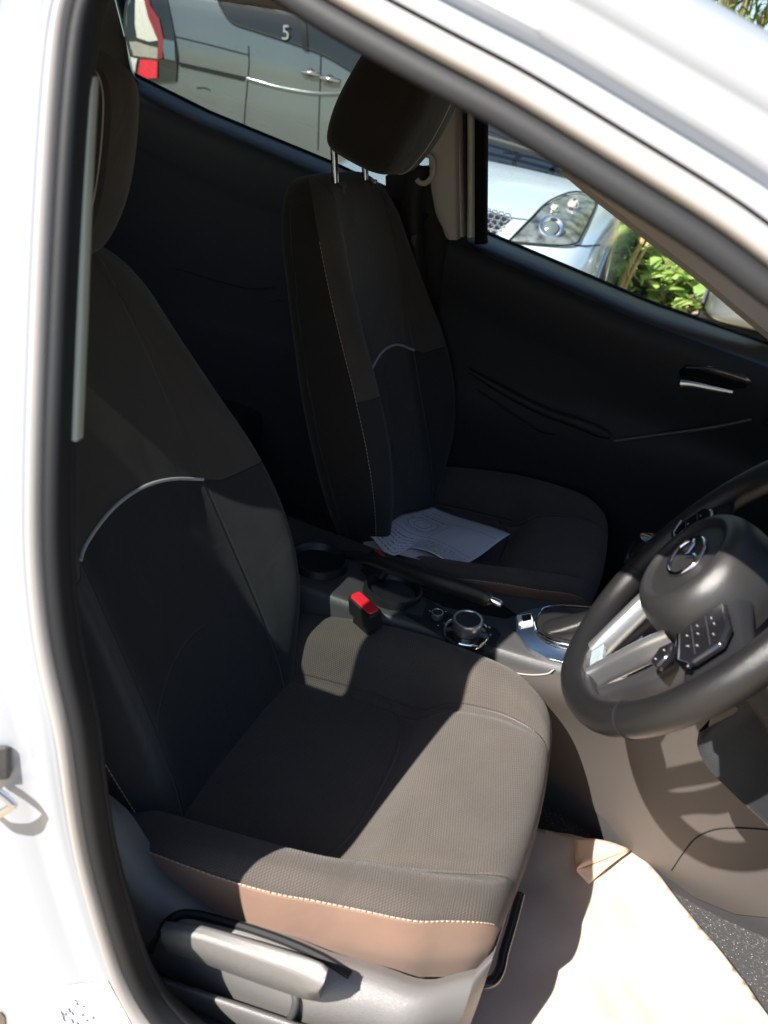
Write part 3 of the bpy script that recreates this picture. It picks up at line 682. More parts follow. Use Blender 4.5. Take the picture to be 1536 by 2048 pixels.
# window surrounds: rear corner and the uprights by the pillar
A = catmull([at(q[0], q[1], 'y', .66) for q in ((262, 0-40), (247, 30), (253, 90), (262, 140), (278, 163), (310, 183))], 30)
mb = MB(); mb.grid(np.array([[p-rdo, p+np.array([-.012, -.01, 0])-rdo, p+np.array([-.10, -.02, -.02])-rdo, p+np.array([-.13, .02, -.02])-rdo, p+np.array([-.03, .05, 0])-rdo] for p in A]), cc=True); mb.build('quarter_pillar', m_belt, rdr)
# dark shell outside the far doors
mb = MB(); mb.prism([(-1.0, .76, .35), (-1.0, .74, 1.17), (-.35, .74, 1.07), (.4, .74, .95), (1.1, .74, .88), (1.1, .76, .35)], (0, .04, 0)); mb.build('outer_door_skin', m_paint, car)
# far centre pillar: pale lining, dark seals, pale green edge strip, black frame
def upright(name, pxs, y, mt, depth, par=car, wdt=None):
    """pxs: list of (py, px_left, px_right)"""
    mb = MB(); G = []
    for py, a, b in pxs:
        A_ = at(a, py, 'y', y); B_ = at(b, py, 'y', y); mid = (A_+B_)/2
        G.append([A_+[0, depth, 0], A_, A_+(B_-A_)*.08+[0, -.006, 0], mid+[0, -.010, 0], B_+(A_-B_)*.08+[0, -.006, 0], B_, B_+[0, depth, 0]])
    G = np.array(G); mb.grid(catmull(G, 24)); return mb.build(name, mt, par, angle=80)
pt = empty('pillar_trim', (0, 0, 0), car)
upright('pale_lining', [(120, 862, 915), (220, 862, 912), (330, 858, 913), (420, 870, 914), (455, 885, 915), (479, 897, 916)], .60, m_head, .06, pt)
upright('inner_seal', [(120, 914, 924), (300, 914, 925), (484, 916, 930)], .63, m_rub2, .04, pt)
upright('outer_seal', [(120, 923, 935), (300, 924, 936), (486, 929, 940)], .645, m_rub, .04, pt)
upright('edge_strip', [(120, 934, 950), (220, 935, 950), (400, 935, 950), (474, 934, 949)], .635, M_('pale_green_edge', (.48, .52, .46), .4), .02, pt)
upright('window_frame', [(100, 948, 972), (260, 949, 972), (470, 949, 971), (482, 949, 972)], .612, M_('matte_black_frame', (.008, .008, .009), .9, spec=.1), .02, fd)
bpy.data.objects['window_frame.001'].location = -fo
mb = MB(); mb.prism([at(q[0], q[1], 'y', .66) for q in ((771, 352), (800, 335), (862, 330), (880, 440), (892, 476), (955, 484), (955, 700), (940, 1000), (780, 1000))], (0, .04, 0)); mb.build('lower_lining', m_trim, pt)
bg_ = MB(); c = at(850, 338, 'y', .585); bg_.tube([c+np.array([.020*math.cos(a), -.004, .027*math.sin(a)]) for a in np.linspace(-2.2, 1.9, 20)], .0055, 8); bg_.build('belt_guide', m_head, pt)
sb = MB(); A = [at(q[0], q[1], 'y', .59) for q in ((838, 330), (822, 420), (835, 600), (860, 800))]; sb.grid(np.array([[p+[-.022, 0, 0], p+[.022, .006, 0]] for p in catmull(A, 20)])); sb.build('seat_belt', m_rub, car, solid=.0015)
# passenger door details
def onto_fd(px, py, off=0.0): return hit(fdt, px, py, off)
hb = patch(fdt, [(1358, 742), (1372, 728), (1420, 732), (1490, 750), (1502, 762), (1490, 776), (1400, 778), (1364, 768)], .0015, .004, 6, fo).build('handle_recess', m_gloss, fd)
hp = MB(); A = [onto_fd(*q, .012)[0]-fo for q in ((1362, 762), (1385, 764), (1425, 772), (1466, 780))]; hp.tube(catmull(A, 20), np.linspace(.009, .004, 20), 8, sq=.5); hp.build('door_handle', m_satin, fd)
hp = MB(); A = [onto_fd(*q, .004)[0]-fo for q in ((1372, 733), (1430, 737), (1492, 755))]; hp.tube(catmull(A, 16), .0018, 6); hp.build('handle_trim', m_trimg, fd)
ar = MB(); A = [onto_fd(*q, .012)[0]-fo for q in ((940, 738), (1010, 780), (1090, 822), (1160, 846), (1222, 872))]; ar.tube(catmull(A, 24), np.interp(np.linspace(0, 1, 24), [0, .2, .9, 1], [.004, .009, .013, .006]), 10, sq=.7); ar.build('armrest', m_trim, fd)
ar = MB(); A = [onto_fd(*q, .008)[0]-fo for q in ((1228, 880), (1320, 868), (1420, 852), (1505, 835))]; ar.tube(catmull(A, 24), .0045, 8); ar.build('armrest_edge', m_trimg, fd)
ar = MB(); A = [onto_fd(*q, .006)[0]-fo for q in ((955, 780), (1030, 830), (1080, 862), (1110, 868))]; ar.tube(catmull(A, 24), .0025, 6); ar.build('trim_edge', m_trim, fd)
for ln, r_ in (([(350, 535), (430, 560), (500, 577), (552, 573)], .0018), ([(540, 604), (566, 600), (590, 592)], .0015)):
    mb = MB(); mb.tube([q for q in line_on(rdt, ln, .003, 24, rdo)], r_, 6); mb.build('trim_edge', m_trimg, rdr)
# rear bench seat, dark, behind the front seats
rs = empty('rear_seat', (-.75, 0, .38), car); ro_ = np.array([-.75, 0, .38])
mb = MB(); ctrl = []
for s_, t_, wd in ((-.03, .02, .64), (.05, .09, .65), (.30, .085, .64), (.52, .07, .62), (.62, .04, .58), (.64, -.04, .55), (.5, -.10, .55)):
    ctrl.append([(-.92-.28*s_+t_, k*wd, .50+.96*s_+t_*.28) for k in (-1, -.8, -.4, -.05, 0, .05, .4, .8, 1)])
A = dense(np.array(ctrl), 40, 60)-ro_; mb.grid(A); mb.build('backrest', M_('rear_cloth', (.05, .051, .058), .9, bump=.4, bscale=500), rs)
mb = MB(); ctrl = []
for x_, z_ in ((-.98, .50), (-.85, .52), (-.62, .55), (-.47, .555), (-.43, .52), (-.44, .36)):
    ctrl.append([(x_, k*.64, z_-.03*abs(k)**4) for k in (-1, -.8, -.4, 0, .4, .8, 1)])
mb.grid(dense(np.array(ctrl), 40, 60)-ro_); mb.build('cushion', bpy.data.materials['rear_cloth'], rs)
for sy in (-.34, .34):
    mb = MB(); ctrl = []
    for z_, rx, ry in ((1.07, .03, .09), (1.09, .05, .115), (1.15, .055, .12), (1.22, .045, .115), (1.245, .02, .09)):
        ctrl.append([(-1.11+rx*math.cos(a), sy+ry*math.sin(a), z_) for a in np.linspace(0, 6.28, 12, endpoint=False)])
    mb.grid(dense(np.array(ctrl), 16, 30, cc=True)-ro_, cc=True); mb.build('headrest', bpy.data.materials['rear_cloth'], rs)

# ------------------------------------------------------------------ front seats
def zone_back(g, u, v):
    au = g.m('ABSOLUTE', u)
    q = g.m('DIVIDE', u, .13); q2 = g.m('SUBTRACT', 1.0, g.m('MULTIPLY', q, q))
    line = g.m('MULTIPLY_ADD', g.m('MAXIMUM', q2, -.35), .034, .345)         # arched piping line
    mask = g.m('SUBTRACT', 1.0, g.step(g.m('SUBTRACT', v, line), 0, .001))
    sidew = g.m('MULTIPLY_ADD', v, -.03, .140)                                # panel line between centre and bolster
    s1 = g.m('SUBTRACT', 1.0, g.step(g.m('ABSOLUTE', g.m('SUBTRACT', au, sidew)), .0016, .0014))
    s2 = g.m('MULTIPLY', g.m('SUBTRACT', 1.0, g.step(g.m('ABSOLUTE', g.m('SUBTRACT', v, line)), .0012, .001)), g.m('LESS_THAN', au, .30))
    l2 = g.m('MULTIPLY_ADD', q2, .06, .115)                                   # lower lumbar arc
    s3 = g.m('MULTIPLY', g.m('SUBTRACT', 1.0, g.step(g.m('ABSOLUTE', g.m('SUBTRACT', v, l2)), .0016, .0014)), g.m('LESS_THAN', au, .135))
    return mask, g.m('MAXIMUM', s1, g.m('MAXIMUM', s2, g.m('MULTIPLY', s3, .35)))
m_back = fabric('seat_back_cloth', (.050, .046, .042), (.066, .061, .056), kind='plain', zone=zone_back, cz=(.020, .021, .023), depth=.0004)
m_side = fabric('seat_side_cloth', (.014, .013, .013), (.020, .018, .017), kind='plain')
def zone_cush(g, u, v):
    au = g.m('ABSOLUTE', u); q = g.m('DIVIDE', u, .165); q4 = g.m('POWER', g.m('ABSOLUTE', q), 3.0)
    line = g.m('SUBTRACT', .335, g.m('MULTIPLY', q4, .045))
    s1 = g.m('MULTIPLY', g.m('SUBTRACT', 1.0, g.step(g.m('ABSOLUTE', g.m('SUBTRACT', v, line)), .0022, .002)), g.m('LESS_THAN', au, .168))
    s2 = g.m('SUBTRACT', 1.0, g.step(g.m('ABSOLUTE', g.m('SUBTRACT', au, .166)), .0022, .002))
    return None, g.m('MAXIMUM', s1, s2)
m_cush = fabric('seat_cushion_cloth', (.055, .046, .040), (.096, .083, .072), cell=.0040, kind='weave', depth=.0007, zone=zone_cush)
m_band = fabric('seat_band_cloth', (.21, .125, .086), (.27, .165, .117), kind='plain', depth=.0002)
def backrest(cx, cy, rec, parent, org):
    r = math.radians(rec); a = np.array([-math.sin(r), 0, math.cos(r)]); n = np.array([math.cos(r), 0, math.sin(r)])
    P0 = np.array([cx, cy, .446+(.030 if cy > 0 else 0)])
    #        s     W    crestW crest  mid   back
    rows = [(-.02, .185, .155, .040, .038, -.03), (.05, .208, .182, .066, .047, -.034), (.14, .234, .202, .098, .052, -.037), (.24, .246, .210, .112, .054, -.037),
            (.345, .246, .206, .108, .056, -.036), (.45, .232, .19, .090, .058, -.034), (.54, .217, .172, .076, .059, -.032), (.62, .200, .150, .066, .054, -.030),
            (.672, .170, .12, .050, .046, -.026), (.702, .125, .08, .024, .024, -.018), (.706, .03, .02, -.002, -.002, -.006)]
    ctrl = []
    for s_, W_, cw, cr_, md, bk in rows:
        k = min(1, W_/.2)
        half = [(0, md), (.075*k, md+.001), (.122*k, md+.004), (cw*.80, md+(cr_-md)*.55), (cw, cr_), (W_*.965, cr_*.72), (W_, cr_*.1), (W_*.93, bk*.75), (W_*.6, bk), (0, bk*1.05)]
        L_ = half+[(-w_, t_) for w_, t_ in half[-2:0:-1]]
        ctrl.append([(w_, s_, t_) for w_, t_ in L_])
    D = dense(np.array(ctrl), 110, 180, cc=True)
    G = P0+D[..., 0:1]*np.array([0, 1.0, 0])+D[..., 1:2]*a+D[..., 2:3]*n
    UV = D[..., 0:2].copy()
    # side and back parts: push u outward so the front zoning stays on the front
    front = D[..., 2] > .0
    UV[..., 0] = np.where(front, D[..., 0], np.sign(D[..., 0])*(.30-D[..., 2]))
    mb = MB(); C_ = G.shape[1]
    F = []; MI = []
    mb.grid(G, cc=True, UV=UV)
    tr_ = bvh(mb)
    for k, f in enumerate(mb.f):
        j = k % C_; i = k//C_
        d = D[i, j]; W_ = np.interp(d[1], [q[0] for q in rows], [q[1] for q in rows])
        cr_ = np.interp(d[1], [q[0] for q in rows], [q[3] for q in rows])
        tj = j/C_*18; mb.mi[k] = 1 if 5.0 <= tj < 13.0 else 0
    mb.v = [tuple(np.array(v)-org) for v in mb.v]
    o = mb.build('backrest', [m_back, m_side], parent, angle=180)
    def pt_(w_, s_, lift=0.0):   # point on the front skin in the seat's own coordinates
        q = P0+w_*np.array([0, 1.0, 0])+s_*a+.5*n
        l, nn, i, kk = tr_.ray_cast(Vector(q), Vector(-n)); return np.array(l)+lift*n-org if l is not None else None
    pp = MB(); pp.tube([q for q in (pt_(w_, .345+.034*(1-(w_/.13)**2), .0008) for w_ in np.linspace(-.129, .129, 40)) if q is not None], .0024, 8); pp.build('piping', m_pipe, parent)
    for sg in (-1, 1):
        st_ = MB()
        for s_ in np.arange(.06, .60, .0072):
            cw = np.interp(s_, [q[0] for q in rows], [q[2] for q in rows])
            jj = int(round((5.0 if sg > 0 else 13.0)/18*C_)); ii = np.interp([s_, s_+.0045], D[:, jj, 1], np.arange(len(D)))
            A_, B_ = [G[int(q)][jj]*(1-q % 1)+G[min(int(q)+1, len(G)-1)][jj]*(q % 1)+n*.0004+np.array([0, sg*.0004, 0])-org for q in ii]
            if A_ is not None and B_ is not None: st_.tube([A_, B_], .0006, 4)
        st_.build('stitching', m_stitch, parent)
    return P0, a, n, tr_
def headrest(P0, a, n, parent, org, lean=.0, s0=.735, t0=.105):
    c0 = P0+a*s0+n*t0
    up = nrm(a+n*.72); fw = nrm(np.cross([0, 1, 0], up)*1.0)
    if fw[0] < 0: fw = -fw
    rows = [(-.005, .060, .034, .0), (.003, .108, .058, -.002), (.028, .130, .068, .0), (.08, .139, .074, .006), (.15, .136, .070, .014), (.20, .126, .060, .018), (.222, .09, .036, .014), (.227, .03, .012, .01)]
    ctrl = []
    for s_, ry, rx, of in rows:
        L_ = []
        for k in range(16):
            q = 2*math.pi*k/16; cc_, ss = math.cos(q), math.sin(q); e = .62
            L_.append((of+rx*math.copysign(abs(cc_)**e, cc_), ry*math.copysign(abs(ss)**e, ss), s_))
        ctrl.append(L_)
    D = dense(np.array(ctrl), 50, 90, cc=True)
    G = c0+D[..., 0:1]*fw+D[..., 1:2]*np.array([0, 1.0, 0])+D[..., 2:3]*up
    mb = MB(); mb.grid(G, cc=True, UV=D[..., 1:3]); C_ = G.shape[1]
    for k in range(len(mb.f)):
        d = D[k//C_, k % C_]; ry = np.interp(d[2], [q[0] for q in rows], [q[1] for q in rows]); rx = np.interp(d[2], [q[0] for q in rows], [q[2] for q in rows])
        q = 2*math.pi*(k % C_)/C_; mb.mi[k] = 0 if (.20 < q < 1.35) else 1  # one flank gets paler cloth: window light put into the colour
    mb.add([tuple(p) for p in G[0]], [list(range(C_))], mi=1)
    tr_ = bvh(mb); mb.v = [tuple(np.array(v)-org) for v in mb.v]; hr = mb.build('headrest', [m_hr_lit, m_side], parent, angle=60)
    for sg in (-1, 1):
        st_ = MB(); Q = []
        for s_ in np.linspace(.012, .17, 40):
            ry = np.interp(s_, [q[0] for q in rows], [q[1] for q in rows])*.9
            l, nn, i, kk = tr_.ray_cast(Vector(c0+fw*.3+np.array([0, 1.0, 0])*sg*ry*.93+up*s_), Vector(-fw))
            if l is not None: Q.append(np.array(l)+fw*.0003-org)
        if sg > 0: st_.tube([G[i_][int(.20/6.283*C_)]+fw*.0004-org for i_ in range(4, 44)], .0010, 6); st_.build('seam', m_rub2, parent)
        q0 = P0+a*.672+np.array([0, sg*.072, 0])+n*.040; q1 = q0+a*.075+n*.012
        p_ = MB(); p_.tube([q0-org, q1-org], .0062, 14); p_.build('headrest_post', m_post, parent)
        g_ = MB(); M = frame(q0+a*.004-org, [0, 1, 0], np.cross(a, [0, 1, 0]), a); g_.lathe([(.0068, .008), (.013, .008), (.016, .003), (.016, -.01)], M, 20); g_.build('post_guide', m_trimg, parent)
        b_ = MB(); b_.box(q0+a*.008+n*.017+np.array([0, sg*.004, 0])-org, (.012, .010, .008)); b_.build('release_button', m_satin if sg > 0 else m_trimg, parent, bevel=.002)
m_hr_lit = fabric('headrest_lit_cloth', (.042, .040, .038), (.052, .049, .047), kind='plain')  # paler than the side cloth, standing in for light from the window
def cushion(dx, cy, parent, org):
    #       x      W     band z   mid z   crest z   (band z = stitched seam height)
    rows = [(-.07, .235, .510, .458, .505), (.02, .250, .522, .464, .522), (.10, .257, .538, .472, .544), (.17, .258, .548, .478, .560), (.23, .254, .556, .482, .570),
            (.268, .248, .562, .490, .575), (.31, .241, .567, .530, .579), (.37, .228, .570, .552, .582), (.415, .210, .568, .560, .580), (.445, .190, .560, .557, .569), (.462, .172, .543, .542, .548), (.468, .160, .515, .512, .517), (.462, .155, .470, .468, .472), (.44, .15, .43, .43, .43)]
    ctrl = []
    for k, (x, W_, zb, zm, zc) in enumerate(rows):
        fl = 1 if k < 9 else 0
        f = max(0, 1-max(0, (x-.30))/.16)
        half = [(0, zm), (W_*.32, zm+.001), (W_*.54, zm+.001), (W_*.64, zm-.004*fl+(zc-zm)*.04), (W_*.76, zm+(zc-zm)*.80), (W_*.89, zc), (W_*.97, zb+(zc-zb)*.6), (W_, zb-.002), (W_+.001, zb-.012), (W_-.002, zb-.06), (W_-.012, zb-.11)]
        L_ = [(-w_, z_) for w_, z_ in half[::-1]]+half[1:]
        xr_ = [(x+dx+ (-.012*(w_/W_)**2 if x > .4 else 0), cy+w_, z_) for w_, z_ in L_]
        ctrl.append(xr_)
    D = dense(np.array(ctrl), 150, 220)
    du = np.concatenate([[0], np.cumsum(np.linalg.norm(np.diff(D[60], axis=0), axis=1))]); du -= du.mean()
    mid = D[:, 110]; dv = np.concatenate([[0], np.cumsum(np.linalg.norm(np.diff(mid, axis=0), axis=1))])
    UV = np.zeros(D.shape[:2]+(2,)); UV[..., 0] = du[None, :]; UV[..., 1] = dv[:, None]
    mb = MB(); mb.grid(D, UV=UV); C_ = D.shape[1]-1; tr_ = bvh(mb)
    T_c = np.linspace(0, 20, 220)
    for k in range(len(mb.f)):
        j = k % C_; tj = .5*(T_c[j]+T_c[j+1]); mb.mi[k] = 1 if (tj < 3.02 or tj > 16.98) and (k//C_) < 150*.80 else (0)
    mb.v = [tuple(np.array(v)-org) for v in mb.v]; o = mb.build('cushion', [m_cush, m_band], parent, angle=180)
    for sg, j in ((-1, 3.05), (1, 16.95)):
        jj = int(round(j/20*219)); line = D[6:int(150*.78), jj]-org; nn = np.array([0, sg, 1.0])/1.414
        st_ = MB(); L_ = catmull(line[::4], 420); acc = 0; last = L_[0]; i = 0
        while i < len(L_)-4:
            e = i
            while e < len(L_)-1 and np.linalg.norm(L_[e]-L_[i]) < .0036: e += 1
            st_.tube([L_[i]+nn*.0012, (L_[i]+L_[e])/2+nn*.0022, L_[e]+nn*.0012], .0008, 5)
            i = e
            while i < len(L_)-1 and np.linalg.norm(L_[i]-L_[e]) < .0012: i += 1
        st_.build('stitching', m_stitch, parent)
    return D, tr_
def seat(cx, cy, rec, label):
    org = np.array([.18, cy, .30]); e = empty('front_seat', tuple(org), car); e['label'] = label
    P0, a, n, bt = backrest(cx, cy, rec, e, org)
    headrest(P0, a, n, e, org, s0=.688 if cy < 0 else .712, t0=.040 if cy < 0 else .088)
    D, ct = cushion(0.0, cy+.008, e, org)
    # base shell and rails
    mb = MB(); mb.box((-.0+.0, 0, .09), (.40, .40, .10)); mb.build('seat_frame', m_trim, e, bevel=.02)
    for sy in (-.19, .19):
        mb = MB(); mb.box((.0, sy, .02), (.56, .04, .035)); mb.build('seat_rail', m_rub, e, bevel=.004)
    return e, org, bt, ct, D
dseat, dorg, dbt, dct, DD = seat(.019, -.350, 30, 'driver seat with sunlit cushion and brown stitched side band')
pseat, porg, pbt, pct, DP = seat(.030, .360, 20.5, 'shaded passenger seat with grey piping and papers on its cushion')
m_shield = M_('grained_grey_plastic', (.135, .130, .126), .36, spec=.8, bump=.4, bscale=1200)
# driver seat plastics: side shield, height lever, strap, slide bar
Ysh = -.615
def shield_pt(px, py, y=Ysh): return at(px, py, 'y', y)-dorg
mb = MB()
top = [at(q[0], q[1], 'y', Ysh+.015) for q in ((150, 1560), (215, 1625), (265, 1640), (300, 1700), (345, 1770))]
lo_ = [q+np.array([.0, -.0, -.16]) for q in top]
G = []
xs_ = np.linspace(-.10, .445, 30)
for x in xs_:
    zt = float(np.interp(x, [-.10, .0, .05, .10, .16, .25, .35, .445], [.60, .60, .575, .515, .492, .500, .506, .500]))
    yi = float(np.interp(x, [-.1, .30, .40, .445], [.0, .0, .015, .055]))
    G.append([(x, -.590+yi, zt-.006), (x, -.606+yi, zt), (x, -.622+yi, zt-.004), (x, -.634+yi, zt-.02), (x, -.637+yi, zt-.045), (x, -.632+yi, zt-.085), (x, -.628+yi, zt-.13), (x, -.615+yi, zt-.17), (x, -.58+yi, zt-.18)])
g0 = dense(np.array(G), 60, 40); mb.grid(g0); sht = bvh(mb)
endc = g0[-1]; mb.grid(np.array([endc, endc+np.array([.012, .03, -.002]), endc+np.array([.016, .12, -.002]), endc+np.array([.016, .26, -.002])]))
mb.v = [tuple(np.array(v)-dorg) for v in mb.v]; mb.build('side_shield', m_shield, dseat, angle=70)
# recess groove round the lever
gv = MB(); gv.tube(catmull([np.array(hit(sht, *q, .0)[0])-dorg if hit(sht, *q)[0] is not None else shield_pt(*q) for q in ((300, 1900), (335, 1845), (380, 1828), (470, 1850), (560, 1880), (640, 1915), (700, 1950))], 50), .005, 8); gv.build('lever_recess', m_rub, dseat)
# height lever: bevelled flat handle
def lv(px, py, y): return at(px, py, 'y', y)-dorg
ctrl = []
for (pa, pb, pc, pd) in (((330, 1842), (322, 1860), (322, 1880), (335, 1905)), ((400, 1850), (392, 1872), (392, 1898), (400, 1925)), ((500, 1878), (492, 1906), (490, 1934), (495, 1960)), ((590, 1906), (582, 1940), (578, 1965), (582, 1990)), ((640, 1924), (625, 1962), (612, 1984), (616, 2000)), ((656, 1936), (648, 1966), (636, 1984), (640, 1996))):
    ctrl.append([lv(*pa, -.632), lv(*pa, -.648), lv(*pb, -.660), lv(*pc, -.662), lv(*pd, -.650), lv(*pd, -.632)])
D_ = catmull(np.array(ctrl), 26); mb = MB(); mb.grid(D_, cc=True)
mb.add([tuple(p) for p in D_[-1]], [list(range(6))]); mb.add([tuple(p) for p in D_[0]], [list(range(6))]); mb.build('height_lever', m_shield, dseat, bevel=.0035, seg=3)
mb = MB(); mb.tube(catmull([lv(590, 1985, -.636), lv(592, 2003, -.640), lv(588, 2022, -.642), lv(582, 2036, -.642)], 14), .0042, 10); mb.build('strap', m_trimg, dseat)
# second shelf below lever
mb = MB(); G = dense(np.array([[lv(325+k*95, 1952+k*32, -.62), lv(325+k*95, 1956+k*32, -.650), lv(330+k*95, 1985+k*33, -.655), lv(335+k*95, 2040+k*33, -.64)] for k in range(7)]), 30, 20); mb.grid(G); mb.build('lower_shield', m_shield, dseat)
# slide bar in front of the cushion
B_ = [at(q[0], q[1], 'z', .40) for q in ((1040, 1790), (1024, 1850), (1008, 1905), (1000, 1940), (985, 1962), (955, 1968), (930, 1962), (880, 1940))]
mb = MB(); mb.tube(catmull([b-dorg for b in B_], 60), .0065, 12); mb.build('slide_bar', M_('black_gloss_tube', (.015, .015, .017), .22, coat=.4), dseat)
# buckle stalks
def buckle(c, ax, up_, red=True):
    e = empty('belt_buckle', tuple(c), car); ax = nrm(ax); up_ = nrm(np.array(up_)-ax*np.dot(up_, ax)); sd = np.cross(up_, ax)
    M3 = np.array([sd, up_, ax]).T
    mb = MB(); mb.box((0, 0, 0), (.036, .022, .056), M3); mb.box(M3@np.array([0, 0, -.075]), (.028, .014, .10), M3); mb.build('housing', m_trim, e, bevel=.004, seg=3)
    P_ = rrect(.026, .015, .005); mb = MB()
    P2 = rrect(.030, .046, .010)
    mb.prism([M3@np.array([x, .0105, y+.004]) for x, y in P2], M3@np.array([0, .0035, 0])); mb.build('release_button', m_red, e, bevel=.0015)
def buckle2(p0, p1, z, nm_, sc=1.0):
    a0, a1 = at(*p0, 'z', z), at(*p1, 'z', z); c = (a0+a1)/2; e1 = nrm(a1-a0); ax = nrm(nm_); ax = nrm(ax-e1*np.dot(ax, e1)); e2 = np.cross(ax, e1)
    M3 = np.array([e1, e2, ax]).T; e = empty('belt_buckle', tuple(c), car); L_ = np.linalg.norm(a1-a0)
    mb = MB(); mb.prism([M3@np.array([x, y, .001]) for x, y in rrect(L_+.007, .024*sc, .006)], M3@np.array([0, 0, -.034])); mb.prism([M3@np.array([x*.7, y*.6, -.032]) for x, y in rrect(L_+.010, .026, .006)], M3@np.array([-.03, .01, -.08])); mb.build('housing', m_trim, e, bevel=.003, seg=3)
    mb = MB(); mb.prism([M3@np.array([x, y, .0]) for x, y in rrect(L_, .019*sc, .006)], M3@np.array([0, 0, .004])); mb.build('release_button', m_red, e, bevel=.002)
buckle2((709, 1189), (750, 1227), .605, (.15, -.35, .92))
buckle2((750, 1102), (783, 1128), .600, (.1, .55, .8), .7)

# ------------------------------------------------------------------ centre console
co = np.array([.25, .0, .30]); con = empty('centre_console', tuple(co), car)
def ctop(x): return float(np.interp(x, [-.45, -.1, .05, .18, .24, .34, .42, .55, .70, .86], [.60, .575, .570, .568, .566, .576, .592, .622, .66, .72]))
ctrl = []
for x in (-.45, -.25, -.1, .02, .1, .18, .26, .33, .38, .44, .52, .62, .74, .88):
    t_ = ctop(x); wn = float(np.interp(x, [-.45, .1, .25, .34, .42, .6, .9], [.105, .095, .085, .085, .100, .112, .13])); yc = float(np.interp(x, [0, .3, .5], [0.01, .005, .0]))
    w3 = float(np.interp(x, [-.45, .3, .45, .52, .62, .74, .9], [.09, .06, .058, .072, .108, .142, .16]))
    half = [(0, t_), (wn*.6, t_), (wn*.90, t_-.001), (wn*.99, t_-.007), (wn*1.03, t_-.022), (wn*1.05, t_-.05), (wn*.6+w3*.4, .48), (wn*.25+w3*.75, .40), (w3, .34), (w3-.006, .290)]
    ctrl.append([(x, yc-w_, z_) for w_, z_ in half[::-1]]+[(x, yc+w_, z_) for w_, z_ in half[1:]])
D = dense(np.array(ctrl), 150, 110); mb = MB(); mb.grid(D); cot = bvh(mb); mb.v = [tuple(np.array(v)-co) for v in mb.v]; mb.build('body', m_trimg, con, angle=60)
def oc(px, py, off=0.0): return hit(cot, px, py, off)
def conring(pts, r, mt, nm, off=.002, closed=True, par=con, n=60, sq=1.0):
    mb = MB(); Q = catmull([oc(*q, off)[0]-co for q in pts], n, closed); mb.tube(Q, r, 8, closed=closed, sq=sq); return mb.build(nm, mt, par)
def cup(px, py, r, x_s=1.0):
    c, n_ = oc(px, py, 0); c = c-co; M = frame(c, [1, 0, 0], [0, 1, 0], [0, 0, 1]); mb = MB()
    mb.lathe([(r+.006, .0005), (r+.004, .0035), (r, .0035), (r-.002, .0), (r-.004, -.0005)], M, 48)
    e = mb.build('cup_holder', m_trimg, con)
    mb = MB(); mb.lathe([(r-.0015, .0018), (0, .0014)], M, 40); mb.build('cup_well', m_cup, e); return e
m_cup = M_('black_cup_well', (.004, .004, .005), .9)
# real wells: open dark cylinders standing in the console top
def well(px, py, r, depth=.07):
    c, n_ = oc(px, py, 0); c = c-co; M = frame(c, [1, 0, 0], [0, 1, 0], [0, 0, 1]); mb = MB()
    mb.lathe([(r+.007, .0), (r+.005, .012), (r+.001, .013), (r-.003, .008), (r-.006, .0025), (0, .0022)], M, 48); e = mb.build('cup_holder', m_gloss2, con, angle=50); return e
m_gloss2 = M_('dark_console_plastic', (.010, .010, .011), .4, bump=.1, bscale=800)
well(785, 1186, .043); well(636, 1126, .045)
# parking brake in its slot
pb_ = empty('parking_brake', (.0, .0, .0), con)
slot = patch(cot, [(690, 1108), (760, 1112), (900, 1165), (1000, 1205), (1035, 1232), (1010, 1238), (890, 1215), (820, 1180), (760, 1140)], .0012, .002, 8, co); slot.build('slot', m_gloss, pb_)
A = [at(690, 1108, 'z', .60), at(745, 1120, 'z', .622), at(850, 1155, 'z', .640), at(940, 1183, 'z', .648), at(980, 1199, 'z', .650)]
mb = MB(); mb.tube([q-co for q in catmull(A, 30)], np.interp(np.linspace(0, 1, 30), [0, .25, .35, .8, .96, 1], [.008, .010, .0135, .0140, .0130, .010]), 16, sq=.8); mb.build('grip', m_leather, pb_)
e_ = nrm(A[-1]-A[-2]); mb = MB(); mb.tube([A[-1]-co, A[-1]+e_*.016-co, A[-1]+e_*.019-co], [.0062, .0062, .0045], 14); mb.build('release_button', m_chrome, pb_)
# switch panel with rotary knobs
pan = patch(cot, [(822, 1192), (850, 1196), (905, 1232), (990, 1256), (1002, 1268), (985, 1300), (962, 1304), (880, 1272), (812, 1232)], .0014, .003, 8, co); panel = pan.build('switch_panel', m_trim, con, bevel=.0)
lid = patch(cot, [(816, 1196), (846, 1200), (852, 1212), (842, 1240), (808, 1230)], .006, .006, 5, co); lid.build('socket_cover', m_gloss2, con, bevel=.001)
def knob(px, py, r, h, nm, big):
    c, n_ = oc(px, py, .004); c = c-co; up_ = nrm([-.08, -.1, 1]); sd = nrm(np.cross([0, 1, 0], up_)); M = frame(c, sd, np.cross(up_, sd), up_)
    if big:
        mb = MB(); mb.lathe([(r*1.58, -.002), (r*1.58, .004), (r*1.5, .0065), (r*1.42, .004), (r*1.40, .0)], M, 60); k_ = empty(nm, (0, 0, 0), con); mb.build('base_ring', m_chrome, k_)
        mb = MB(); mb.lathe([(r*1.41, .002), (r*.9, .004), (r*.88, .0)], M, 50); mb.build('skirt', m_gloss, k_)
    else: k_ = empty(nm, (0, 0, 0), con)
    mb = MB(); mb.lathe([(r*.86, .0), (r*.88, h*.25), (r*.97, h*.35), (r, h*.9), (r*.96, h), (r*.84, h*1.01), (r*.80, h*.94)], M, 60); mb.build('metal_collar', m_satin, k_)
    mb = MB(); mb.lathe([(r*.84, h*.97), (r*.7, h*.955), (0, h*.95)], M, 48); mb.build('cap', m_gloss2, k_)
knob(932, 1270, .0235, .028, 'command_knob', True)
knob(873, 1240, .0095, .012, 'volume_knob', False)
